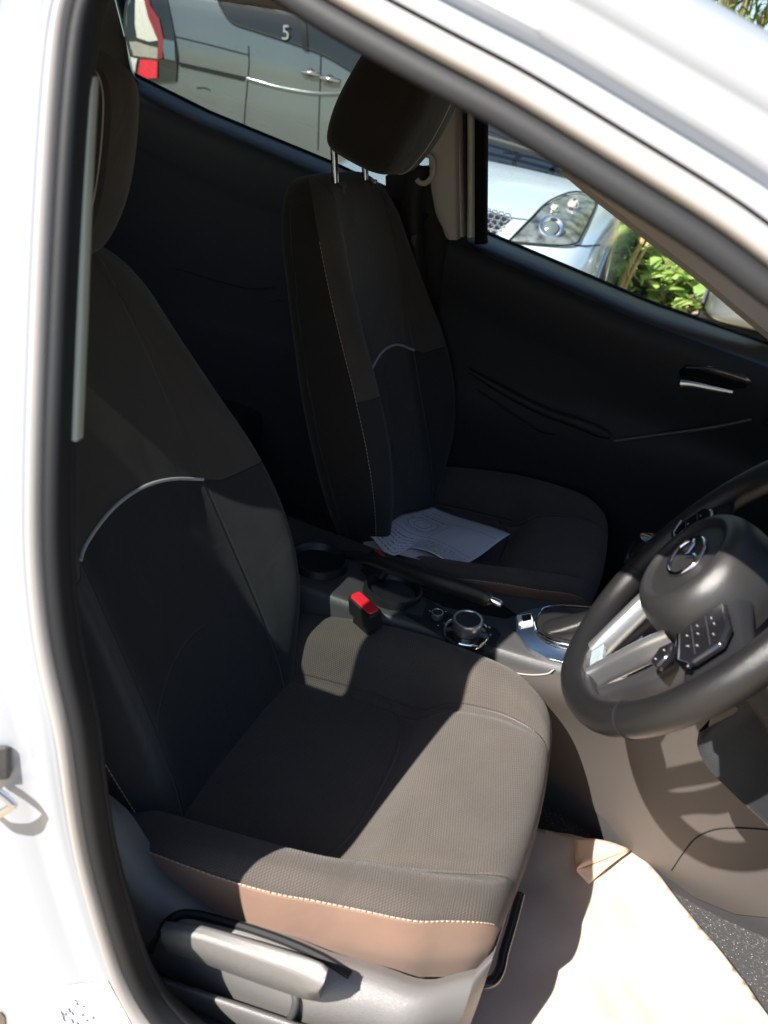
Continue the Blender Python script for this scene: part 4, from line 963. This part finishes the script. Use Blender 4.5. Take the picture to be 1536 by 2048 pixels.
for ln in ([(958, 1266), (998, 1278)], [(950, 1282), (990, 1292)]): conring(ln, .0006, m_rub, 'button_gap', .005, False, panel, 10)
for q in [((976, 1260), (983, 1264)), ((978, 1274), (984, 1279)), ((968, 1288), (976, 1294))]:
    mb = MB(); c, n_ = oc(*q[0], .0062); c2, n2_ = oc(*q[1], .0062); mb.tube([c-co, (c-co)*.45+(c2-co)*.55], .0010, 6, sq=.8); mb.build('symbol', m_label, panel)
for q in ((857, 1228), (889, 1229), (886, 1252), (874, 1256)):
    mb = MB(); c, n_ = oc(*q, .006); mb.tube([c-co, c-co+np.array([.002, .001, 0])], .0006, 6); mb.build('symbol', m_label, panel)
# gear selector surround
gs = empty('gear_selector', (0, 0, 0), con)
outer = [(1030, 1240), (1045, 1230), (1072, 1222), (1120, 1214), (1200, 1220), (1260, 1228), (1290, 1290), (1240, 1345), (1150, 1336), (1095, 1322), (1055, 1300), (1032, 1270)]
mb = patch(cot, outer, .006, .008, 7, co); mb.build('surround', m_satin_b := M_('bright_gloss_surround', (.62, .68, .74), .2, 1.0, coat=.4), gs, bevel=.001)
inner = [(1078, 1238), (1090, 1226), (1130, 1222), (1200, 1228), (1240, 1234), (1225, 1310), (1170, 1306), (1110, 1294), (1080, 1278), (1070, 1258)]
mb = patch(cot, inner, .009, .004, 6, co); mb.build('gate', m_gloss2, gs)
conring(inner, .0018, m_chrome, 'gate_ring', .0105, True, gs, 80)
bo = []
for k, px in enumerate((1082, 1095, 1120, 1150, 1180, 1215)):
    c, n_ = oc(px, 1262+k*4.5, .010); c = c-co; hgt = [.002, .012, .022, .034, .05, .075][k]; wd = [.004, .022, .026, .025, .021, .014][k]
    bo.append([(c[0], c[1]+wd*math.cos(q)*(1+.12*math.sin(5*q+k)), c[2]+hgt*max(0, math.sin(q))) for q in np.linspace(0, math.pi, 13)])
mb = MB(); mb.grid(dense(np.array(bo), 40, 50)); mb.build('boot', m_leather, gs)
c, n_ = oc(1215, 1275, .01); c = c-co; mb = MB(); mb.tube([c+np.array([0, 0, .04]), c+np.array([.02, 0, .13])], .009, 12); mb.lathe([(0, .175), (.02, .172), (.027, .15), (.024, .125), (.012, .105)], frame(c+np.array([.0, 0, 0]), [1, 0, 0], [0, 1, 0], [.1, 0, .995]), 24); mb.build('lever_knob', m_gloss, gs)
mb = patch(cot, [(1033, 1240), (1062, 1236), (1066, 1256), (1038, 1262)], .009, .004, 5, co); mb.build('indicator', m_label, gs)
mb = patch(cot, [(1042, 1243), (1060, 1240), (1062, 1252), (1046, 1256)], .0115, .003, 4, co); mb.build('unlock_button', m_chrome, gs)
# big side panels of the console
sp_ = patch(cot, [(980, 1322), (1040, 1340), (1140, 1352), (1300, 1380), (1450, 1400), (1580, 1470), (1580, 1850), (1536, 1832), (1470, 1825), (1390, 1792), (1265, 1702), (1215, 1640), (1165, 1600), (1120, 1570), (1060, 1540), (1000, 1500)], .003, .004, 12, co)
sp_.build('side_panel', M_('console_side_plastic', (.056, .049, .044), .5, bump=.12, bscale=900), con)
conring([(985, 1332), (1020, 1342), (1060, 1348), (1095, 1346), (1110, 1338)], .0012, m_rub2, 'lit_edge_line', .004, False)  # pale line painting in the lit top edge of the side panel
conring([(1345, 1737), (1370, 1700), (1395, 1672), (1430, 1656), (1480, 1653), (1560, 1658)], .0009, m_rub, 'panel_seam', .004, False)
# ------------------------------------------------------------------ steering wheel
wc = np.array([.551, -.319, .903]); al = math.radians(32.55); b_ = math.radians(3.2)
wn_ = np.array([-math.cos(al)*math.cos(b_), -math.cos(al)*math.sin(b_), math.sin(al)])
wx = nrm(np.cross([0, 0, 1], wn_)); wu = np.cross(wn_, wx)      # wx: to the driver's right, wu: up the wheel
sw = empty('steering_wheel', tuple(wc), car)
def W(x, y, z): return x*wx+y*wu+z*wn_
Rw = .179; mb = MB(); n_s = 200; ang = np.linspace(0, 2*math.pi, n_s, endpoint=False)
G = []
for q in ang:
    d_ = math.degrees(q) % 360
    # thumb rests and grips: thicker near ten-to-two and at the spokes
    th = .0165+.0018*math.exp(-((((d_-55+180) % 360)-180)/22)**2)+.0018*math.exp(-((((d_-125+180) % 360)-180)/22)**2)+.0030*math.exp(-((((d_-270+180) % 360)-180)/18)**2)
    ring_ = []
    for p in np.linspace(0, 2*math.pi, 22, endpoint=False):
        rr = Rw+th*math.cos(p)*1.02; zz = th*1.08*math.sin(p)
        ring_.append(W(rr*math.cos(q), rr*math.sin(q), zz))
    G.append(ring_)
mb.grid(np.array(G), cr=True, cc=True); mb.build('rim', m_leather, sw)
# seams where smooth leather meets the grip
for d_ in (35, 145, 215, 325):
    q = math.radians(d_); mb = MB(); mb.tube([W((Rw+.0172*math.cos(p))*math.cos(q), (Rw+.0172*math.cos(p))*math.sin(q), .0182*math.sin(p)) for p in np.linspace(0, 2*math.pi, 24, endpoint=False)], .0007, 5, closed=True); mb.build('seam', m_rub, sw)
# airbag cover: barrel with dished face
M = frame((0, 0, 0), wx, wu, wn_)
mb = MB()
prf = [(.070, -.030), (.076, -.012), (.0775, .004), (.076, .018), (.072, .031), (.065, .0395), (.058, .0425), (.0545, .0415), (.051, .0385), (.046, .0375), (.02, .0395), (0, .040)]
G = []
for r, z in catmull(prf, 44):
    row = []
    for q in np.linspace(0, 2*math.pi, 80, endpoint=False):
        cx_, sy_ = math.cos(q), math.sin(q); k = 1+.03*math.cos(2*q)-(.05*max(0, -sy_)**2)
        row.append(W(r*1.02*cx_*k, r*.97*sy_*k-.002, z))
    G.append(row)
mb.grid(np.array(G), cc=True); mb.build('airbag_cover', M_('hub_plastic', (.018, .018, .0185), .36, bump=.2, bscale=1300, spec=.55), sw, angle=60)
# winged oval emblem
em = empty('emblem', tuple(W(0, .002, .041)), sw); me_ = MB()
el = [(.030*math.cos(q), .0225*math.sin(q)) for q in np.linspace(0, 2*math.pi, 60, endpoint=False)]
me_.tube([W(x, y, 0) for x, y in el], .0026, 10, closed=True, up=wn_)
wing = catmull([(-.0292, .0035), (-.022, .0105), (-.013, .0095), (-.005, .0035), (0, .0005), (.005, .0035), (.013, .0095), (.022, .0105), (.0292, .0035)], 60)
me_.tube([W(x, y, .0008) for x, y in wing], np.interp(np.linspace(0, 1, 60), [0, .25, .5, .75, 1], [.0008, .0026, .0020, .0026, .0008][:5]), 8, up=wn_); me_.build('badge', m_chrome, em)
# side spokes with switch pods
def plate(poly, z0, th, nm, mt, par=sw, bv=.0015, tilt=None):
    mb = MB(); P_ = [W(x, y, z0 if tilt is None else z0+tilt(x, y)) for x, y in poly]; mb.prism(P_, wn_*th); return mb.build(nm, mt, par, bevel=bv)
for sg in (-1, 1):
    mb = MB(); ctrl = [[W(sg*.060, y, z) for y, z in ((.030, -.012), (.034, .004), (.020, .012), (-.015, .012), (-.040, .004), (-.036, -.012))],
            [W(sg*.105, y, z) for y, z in ((.026, -.012), (.028, .002), (.016, .008), (-.020, .008), (-.036, .002), (-.032, -.012))],
            [W(sg*.140, y, z) for y, z in ((.026, -.010), (.028, .0), (.016, .006), (-.024, .006), (-.040, .0), (-.036, -.010))],
            [W(sg*.170, y, z) for y, z in ((.034, -.008), (.036, .0), (.022, .005), (-.028, .005), (-.046, .0), (-.042, -.008))]]
    mb.grid(dense(np.array(ctrl), 24, 36, cc=True), cc=True); spk = mb.build('spoke', m_trim, sw)
    pod = plate([(sg*x, y) for x, y in ((.084, .022), (.128, .024), (.148, .014), (.150, -.018), (.138, -.030), (.096, -.032), (.086, -.020))], .011, .008, 'switch_pod', m_gloss, sw, .003)
    plate([(sg*x, y) for x, y in ((.092, -.0305), (.138, -.0335), (.156, -.020), (.153, -.017), (.136, -.0285), (.094, -.0265))], .0165, .004, 'pod_trim', m_chrome, sw, .001)
    for k, (x, y) in enumerate(((.100, .008), (.112, .010), (.128, .008), (.098, -.008), (.112, -.008), (.130, -.010), (.104, -.020), (.122, -.020))):
        mb = MB(); mb.tube([W(sg*x, y, .0195), W(sg*(x+.0022), y+.0003*k, .0195)], .0005, 6); mb.build('symbol', m_dim, pod)
    for y in (.002, -.014):
        mb = MB(); mb.tube([W(sg*.092, y, .0194), W(sg*.142, y+.002, .0194)], .0004, 5); mb.build('button_gap', m_trimg, pod)
    pad = plate([(sg*x, y) for x, y in ((.086, -.040), (.104, -.044), (.112, -.060), (.096, -.068), (.082, -.056))], .004, .010, 'lower_switch', m_gloss, sw, .003)
    for x, y in ((.094, -.050), (.100, -.060)):
        mb = MB(); mb.tube([W(sg*x, y, .0145), W(sg*(x+.002), y+.001, .0145)], .0006, 6); mb.build('symbol', m_dim, pad)
# lower spoke: dark yoke carrying two bright arms that meet at the rim
for sg in (-1, 1):
    mb = MB(); ctrl = []
    for x, y, hw, z in ((.056, -.050, .0085, .004), (.049, -.080, .0085, .006), (.038, -.115, .008, .004), (.028, -.145, .0075, .002), (.024, -.165, .007, .0)):
        ctrl.append([W(sg*(x+hw*a_), y, z+b__) for a_, b__ in ((-1, -.014), (-1, 0), (-.55, .007), (.55, .009), (1, .002), (1.1, -.016))])
    mb.grid(dense(np.array(ctrl), 30, 30, cc=True), cc=True); mb.build('lower_spoke', m_satin, sw, angle=50)
mb = MB(); ctrl = []
for x0, x1, y, z in ((.064, .088, -.052, -.012), (.058, .082, -.09, -.014), (.047, .066, -.13, -.014), (.034, .058, -.160, -.012)):
    ctrl.append([W(x0, y, z), W((x0+x1)/2, y, z+.008), W(x1, y, z+.002), W(x1, y, z-.018), W(x0, y, z-.014)])
mb.grid(dense(np.array(ctrl), 24, 26, cc=True), cc=True)
mb.build('yoke', M_('spoke_plastic', (.022, .022, .024), .4, .0), sw); mb = MB()
ctrl = [[W(-(np.dot(np.array(p), wx)), np.dot(np.array(p), wu), np.dot(np.array(p), wn_)) for p in row] for row in ctrl]
mb.grid(dense(np.array(ctrl), 24, 26, cc=True), cc=True); mb.build('yoke', bpy.data.materials['spoke_plastic'], sw)
plate([(-.018, -.166), (.018, -.166), (.016, -.142), (-.016, -.142)], -.002, .006, 'clip', M_('pale_clip', (.35, .42, .45), .25, .3, bump=1, bscale=120), sw, .001)
mb = MB(); mb.tube([W(.030*math.cos(q), -.160+.022*math.sin(q), .008-.004*abs(math.cos(q))) for q in np.linspace(math.pi*1.0, math.pi*2.0, 20)], .0009, 6); mb.build('seam', m_rub, sw)
# column shroud
cs = MB(); ctrl = []
for d_, rx, ry in ((-.035, .045, .040), (-.06, .050, .044), (-.12, .055, .046), (-.20, .07, .056), (-.32, .08, .062)):
    ctrl.append([wc+W(rx*math.copysign(abs(math.cos(q))**.7, math.cos(q)), ry*math.copysign(abs(math.sin(q))**.7, math.sin(q))-.01, d_) for q in np.linspace(0, 2*math.pi, 16, endpoint=False)])
cs.grid(dense(np.array(ctrl), 30, 60, cc=True), cc=True); cs.build('steering_column', m_trim, car)
# ------------------------------------------------------------------ dashboard
dz = empty('dashboard', (1.0, 0, .8), car); do = np.array([1.0, 0, .8]); ctrl = []
for y in (-.70, -.50, -.30, -.1, .1, .35, .60, .70):
    lowx = .80 if y < -.05 and y > -.6 else .86
    ctrl.append([(1.15, y, 1.0), (.98, y, 1.00), (.86, y, .975), (.80, y, .93), (.79, y, .86), (.80, y, .78), (.84, y, .70), (lowx+.02, y, .62), (.95, y, .56), (1.15, y, .55)])
mb = MB(); mb.grid(dense(np.array(ctrl), 50, 60)-do); mb.build('body', m_trim, dz)
# side air vent: chrome ring facing the cabin
vc = at(1548, 806, 'y', .60); mb = MB(); Mv = frame(vc-do, [0, 1, 0], [.15, 0, .99], [-.99, 0, .15]); mb.lathe([(.036, -.03), (.040, .0), (.044, .007), (.048, .003), (.047, -.03)], Mv, 50); mb.build('vent_ring', m_chrome, dz)
mb = MB(); mb.lathe([(.036, -.012), (.0, -.012)], Mv, 30)
for k in (-.018, 0, .018): mb.box(Mv@Vector((0, k, -.006)), (.012, .066, .003))
mb.build('vent_slats', m_gloss, dz)
mb = MB(); mb.tube([Mv@Vector((-.008, 0, .002)), Mv@Vector((.008, 0, .002))], .004, 8); mb.build('vent_tab', m_satin, dz)
# knee panel under the column, edge catching the sun
kp = [at(q[0], q[1], 'y', yy) for q, yy in (((1398, 1462), -.30), ((1396, 1490), -.30), ((1415, 1530), -.31), ((1470, 1585), -.33), ((1536, 1645), -.36), ((1620, 1730), -.40))]
up2 = [at(q[0], q[1], 'y', yy) for q, yy in (((1392, 1395), -.30), ((1400, 1375), -.30), ((1440, 1350), -.30), ((1500, 1310), -.31), ((1560, 1270), -.32), ((1640, 1230), -.34))]
K0, K1 = catmull(kp, 30), catmull(up2, 30); G = []
for p, q in zip(K0, K1):
    q = q+np.array([.06, .0, .02]); G.append([p+[.012, .03, .0], p, p+[.002, -.004, .004], p*.75+q*.25, p*.4+q*.6, q, q+[.10, 0, .03]])
mb = MB(); mb.grid(dense(np.array(G), 40, 30)-do); mb.build('knee_panel', m_trim, dz)
# door mirror outside the far window
mo = at(1545, 640, 'y', .86); mi = empty('door_mirror', tuple(mo), car); mb = MB(); ctrl = []
for x_, r1, r2 in ((.0, .088, .060), (.012, .092, .064), (.05, .085, .060), (.09, .055, .04), (.105, .02, .015)):
    ctrl.append([(x_, r1*math.copysign(abs(math.cos(q))**.7, math.cos(q)), r2*math.copysign(abs(math.sin(q))**.7, math.sin(q))) for q in np.linspace(0, 2*math.pi, 16, endpoint=False)])
mb.grid(dense(np.array(ctrl), 20, 50, cc=True), cc=True); mb.build('housing', m_paint_far, mi)
mb = MB(); mb.prism([(-.001, .082*math.copysign(abs(math.cos(q))**.7, math.cos(q)), .054*math.copysign(abs(math.sin(q))**.7, math.sin(q))) for q in np.linspace(0, 2*math.pi, 40, endpoint=False)], (.004, 0, 0)); mb.build('mirror_glass', M_('mirror', (.6, .6, .6), .02, 1.0), mi)

# ------------------------------------------------------------------ papers on the passenger seat
def paper():
    top = [(864, 1009), (930, 1040), (1020, 1073)]; A_ = (752, 1050); 
    c00, c10, c11, c01 = at(735, 1060, 'z', .548), at(866, 1009, 'z', .520), at(1020, 1073, 'z', .535), at(914, 1131, 'z', .560)
    o = (c00+c11)/2
    n = 26; G = np.zeros((n, n, 3)); UV = np.zeros((n, n, 2))
    cA = at(745, 1105, 'z', .565)
    for i in range(n):
        for j in range(n):
            u, v = i/(n-1), j/(n-1)
            # u: from the console side (0) to the window side (1); v: back to front
            L_ = c00*(1-v)+c01*v; R_ = c10*(1-v)+c11*v
            p = L_*(1-u)+R_*u
            if True: p = p+(cA-c00)*max(0, 1-u*2.2)*max(0, 1-abs(v-.18)*3.2)*.9
            p = p+np.array([0, 0, .006*math.sin(u*5)*math.sin(v*4+1)+.005*math.cos(9*v)*(1-u)])
            G[i, j] = p-o; UV[i, j] = (v, u)
    mb = MB(); mb.grid(G, UV=UV)
    mt = M_('paper_sheet', (.74, .78, .86), .35, spec=.8)
    # ruled lines and a car diagram printed on the sheet
    t = mt.node_tree; g = NG(mt); uvn = t.nodes.new('ShaderNodeUVMap'); sp = t.nodes.new('ShaderNodeSeparateXYZ'); t.links.new(uvn.outputs[0], sp.inputs[0]); u, v = sp.outputs[0], sp.outputs[1]
    def band(x, a, b): return g.m('MULTIPLY', g.m('GREATER_THAN', x, a), g.m('LESS_THAN', x, b))
    no = t.nodes.new('ShaderNodeTexNoise'); no.inputs['Scale'].default_value = 70; no.inputs['Detail'].default_value = 1; t.links.new(uvn.outputs[0], no.inputs['Vector'])
    txt = g.m('GREATER_THAN', no.outputs[0], .50)
    rows_ = g.m('MULTIPLY', g.m('LESS_THAN', g.m('FRACT', g.m('MULTIPLY', v, 26)), .30), g.m('MULTIPLY', txt, g.m('MULTIPLY', band(u, .05, .95), band(v, .03, .26))))
    head = g.m('MULTIPLY', band(v, .86, .875), g.m('MULTIPLY', band(u, .06, .22), txt))
    l1 = g.m('MULTIPLY', band(v, .78, .785), band(u, .04, .96)); l2 = g.m('MULTIPLY', band(v, .30, .305), band(u, .04, .96)); l3 = g.m('MULTIPLY', band(u, .46, .465), band(v, .30, .78))
    tx2 = g.m('MULTIPLY', band(u, .08, .42), g.m('MULTIPLY', band(v, .70, .73), txt))
    ink = g.m('MAXIMUM', g.m('MAXIMUM', rows_, head), g.m('MAXIMUM', g.m('MAXIMUM', l1, l2), g.m('MAXIMUM', l3, tx2)))
    # car plan: two nested rounded boxes
    dx_ = g.m('ABSOLUTE', g.m('SUBTRACT', u, .26)); dy_ = g.m('ABSOLUTE', g.m('SUBTRACT', v, .50))
    e = g.m('ADD', g.m('POWER', g.m('DIVIDE', dx_, .14), 4), g.m('POWER', g.m('DIVIDE', dy_, .12), 4))
    e2 = g.m('ADD', g.m('POWER', g.m('DIVIDE', dx_, .08), 4), g.m('POWER', g.m('DIVIDE', dy_, .08), 4))
    car_ = g.m('MAXIMUM', g.m('MAXIMUM', band(e, .82, 1.08), band(e2, .75, 1.15)), g.m('MULTIPLY', band(e, 1.2, 3.0), g.m('GREATER_THAN', no.outputs[0], .56)))
    ink = g.m('MAXIMUM', ink, g.m('MULTIPLY', car_, .7))
    t.links.new(g.mixc(g.m('MULTIPLY', ink, .95), (.72, .76, .84), (.05, .06, .10)), t.nodes['Principled BSDF'].inputs['Base Color'])
    ob = mb.build('paper_sheet', mt, solid=.0003); ob.location = tuple(o)
    tag(ob, 'top printed inspection sheet with a small car diagram on the passenger seat', 'paper')
    # the other sheets fanned under it
    k = MB(); a0 = at(727, 1082, 'z', .548); 
    Q = [at(726, 1080, 'z', .546), at(752, 1052, 'z', .544), at(880, 1100, 'z', .532), at(905, 1126, 'z', .553), at(850, 1118, 'z', .560), at(790, 1104, 'z', .560), at(736, 1104, 'z', .560)]
    o2 = sum(Q)/len(Q); k.prism([q-o2 for q in Q], (0, 0, .0006)); ob2 = k.build('paper_sheet', M_('paper_back', (.62, .63, .66), .75), smooth=False); ob2.location = tuple(o2+np.array([0, 0, -.004]))
    tag(ob2, 'lower sheet of paper peeping out under the printed one near the buckle', 'paper')
paper()
# ------------------------------------------------------------------ paper floor mat
def floormat():
    P = {k: at(*q, 'z', .312) for k, q in dict(a=(1085, 1668), b=(1262, 1700), c=(1300, 1740), d=(1536, 2036), e=(1700, 2260), f=(1300, 2600), g=(900, 2150), h=(925, 2010)).items()}
    out = [P['a']-(P['b']-P['a'])*.6+np.array([0, 0, 0]), P['a'], P['b'], P['c'], P['d'], P['e'], P['f'], P['g'], P['h']-np.array([.12, -.1, 0])]
    o = np.mean(out, axis=0); bmn = 14
    vs2 = []; edges = []; n = len(out)
    for i in range(n):
        a, b = out[i], out[(i+1) % n]; k = max(1, int(np.linalg.norm(b-a)/.02))
        for j in range(k): vs2.append((a+(b-a)*j/k)[:2])
    nb = len(vs2); edges = [(i, (i+1) % nb) for i in range(nb)]
    x0, y0 = np.min(vs2, 0); x1, y1 = np.max(vs2, 0); xs = np.arange(x0, x1, .012); ys = np.arange(y0, y1, .012)
    pts = [Vector((a, b)) for a in xs for b in ys if mgeo.intersect_point_tri_2d is not None and True]
    v_, e_, f_, *_ = mgeo.delaunay_2d_cdt([Vector(q) for q in vs2]+pts, edges, [], 1, 1e-5)
    def hz(x, y): return .0025*math.sin(x*31+y*12)+.002*math.sin(y*43-x*9)+.0015*math.sin(x*90)*math.cos(y*70)+.006
    mt = M_('kraft_paper', (.93, .63, .41), .45, spec=.5, bump=.35, bscale=60, det=6, var=.16, vscale=9)
    pb = mt.node_tree.nodes['Principled BSDF']; pb.inputs['Subsurface Weight'].default_value = .45; pb.inputs['Subsurface Radius'].default_value = (.035, .014, .005); pb.inputs['Subsurface Scale'].default_value = 1.0
    mb = MB(); mb.add([(q[0]-o[0], q[1]-o[1], hz(q[0], q[1])) for q in v_], [list(f) for f in f_])
    # turned-up back corner
    A_, B_, T_ = at(1148, 1676, 'z', .336), at(1262, 1700, 'z', .328), at(1152, 1742, 'z', .334); R_ = at(1178, 1768, 'z', .321)
    ob = None
    sh = MB(); 
    def tri(a, b, c, n=10, bulge=.006):
        G = []
        for i in range(n+1):
            row = []
            for j in range(n+1):
                u, v = i/n, j/n; p = a*(1-u)*(1-v)+b*u*(1-v)+c*v
                row.append(p+np.array([0, 0, bulge*math.sin(math.pi*u)*math.sin(math.pi*(1-v)*.9)])-o+np.array([0, 0, .312]))
            G.append(row)
        mb.grid(np.array(G))
    o = np.array([o[0], o[1], .312])
    def tri2(a, b, c, bulge=.006):
        G = []; n = 10
        for i in range(n+1):
            G.append([a*(1-i/n)*(1-j/n)+b*(i/n)*(1-j/n)+c*(j/n)+np.array([0, 0, bulge*math.sin(math.pi*i/n)])-o for j in range(n+1)])
        mb.grid(np.array(G))
    tri2(A_, B_, T_, .008); tri2(B_, R_, T_, .004)
    ob = mb.build('paper_floor_mat', mt); ob.location = (o[0], o[1], .312)
    ob.modifiers.new('s', 'SOLIDIFY').thickness = .0006
    tag(ob, 'brown kraft paper floor mat lying in the driver footwell with a folded corner', 'floor mat')
floormat()
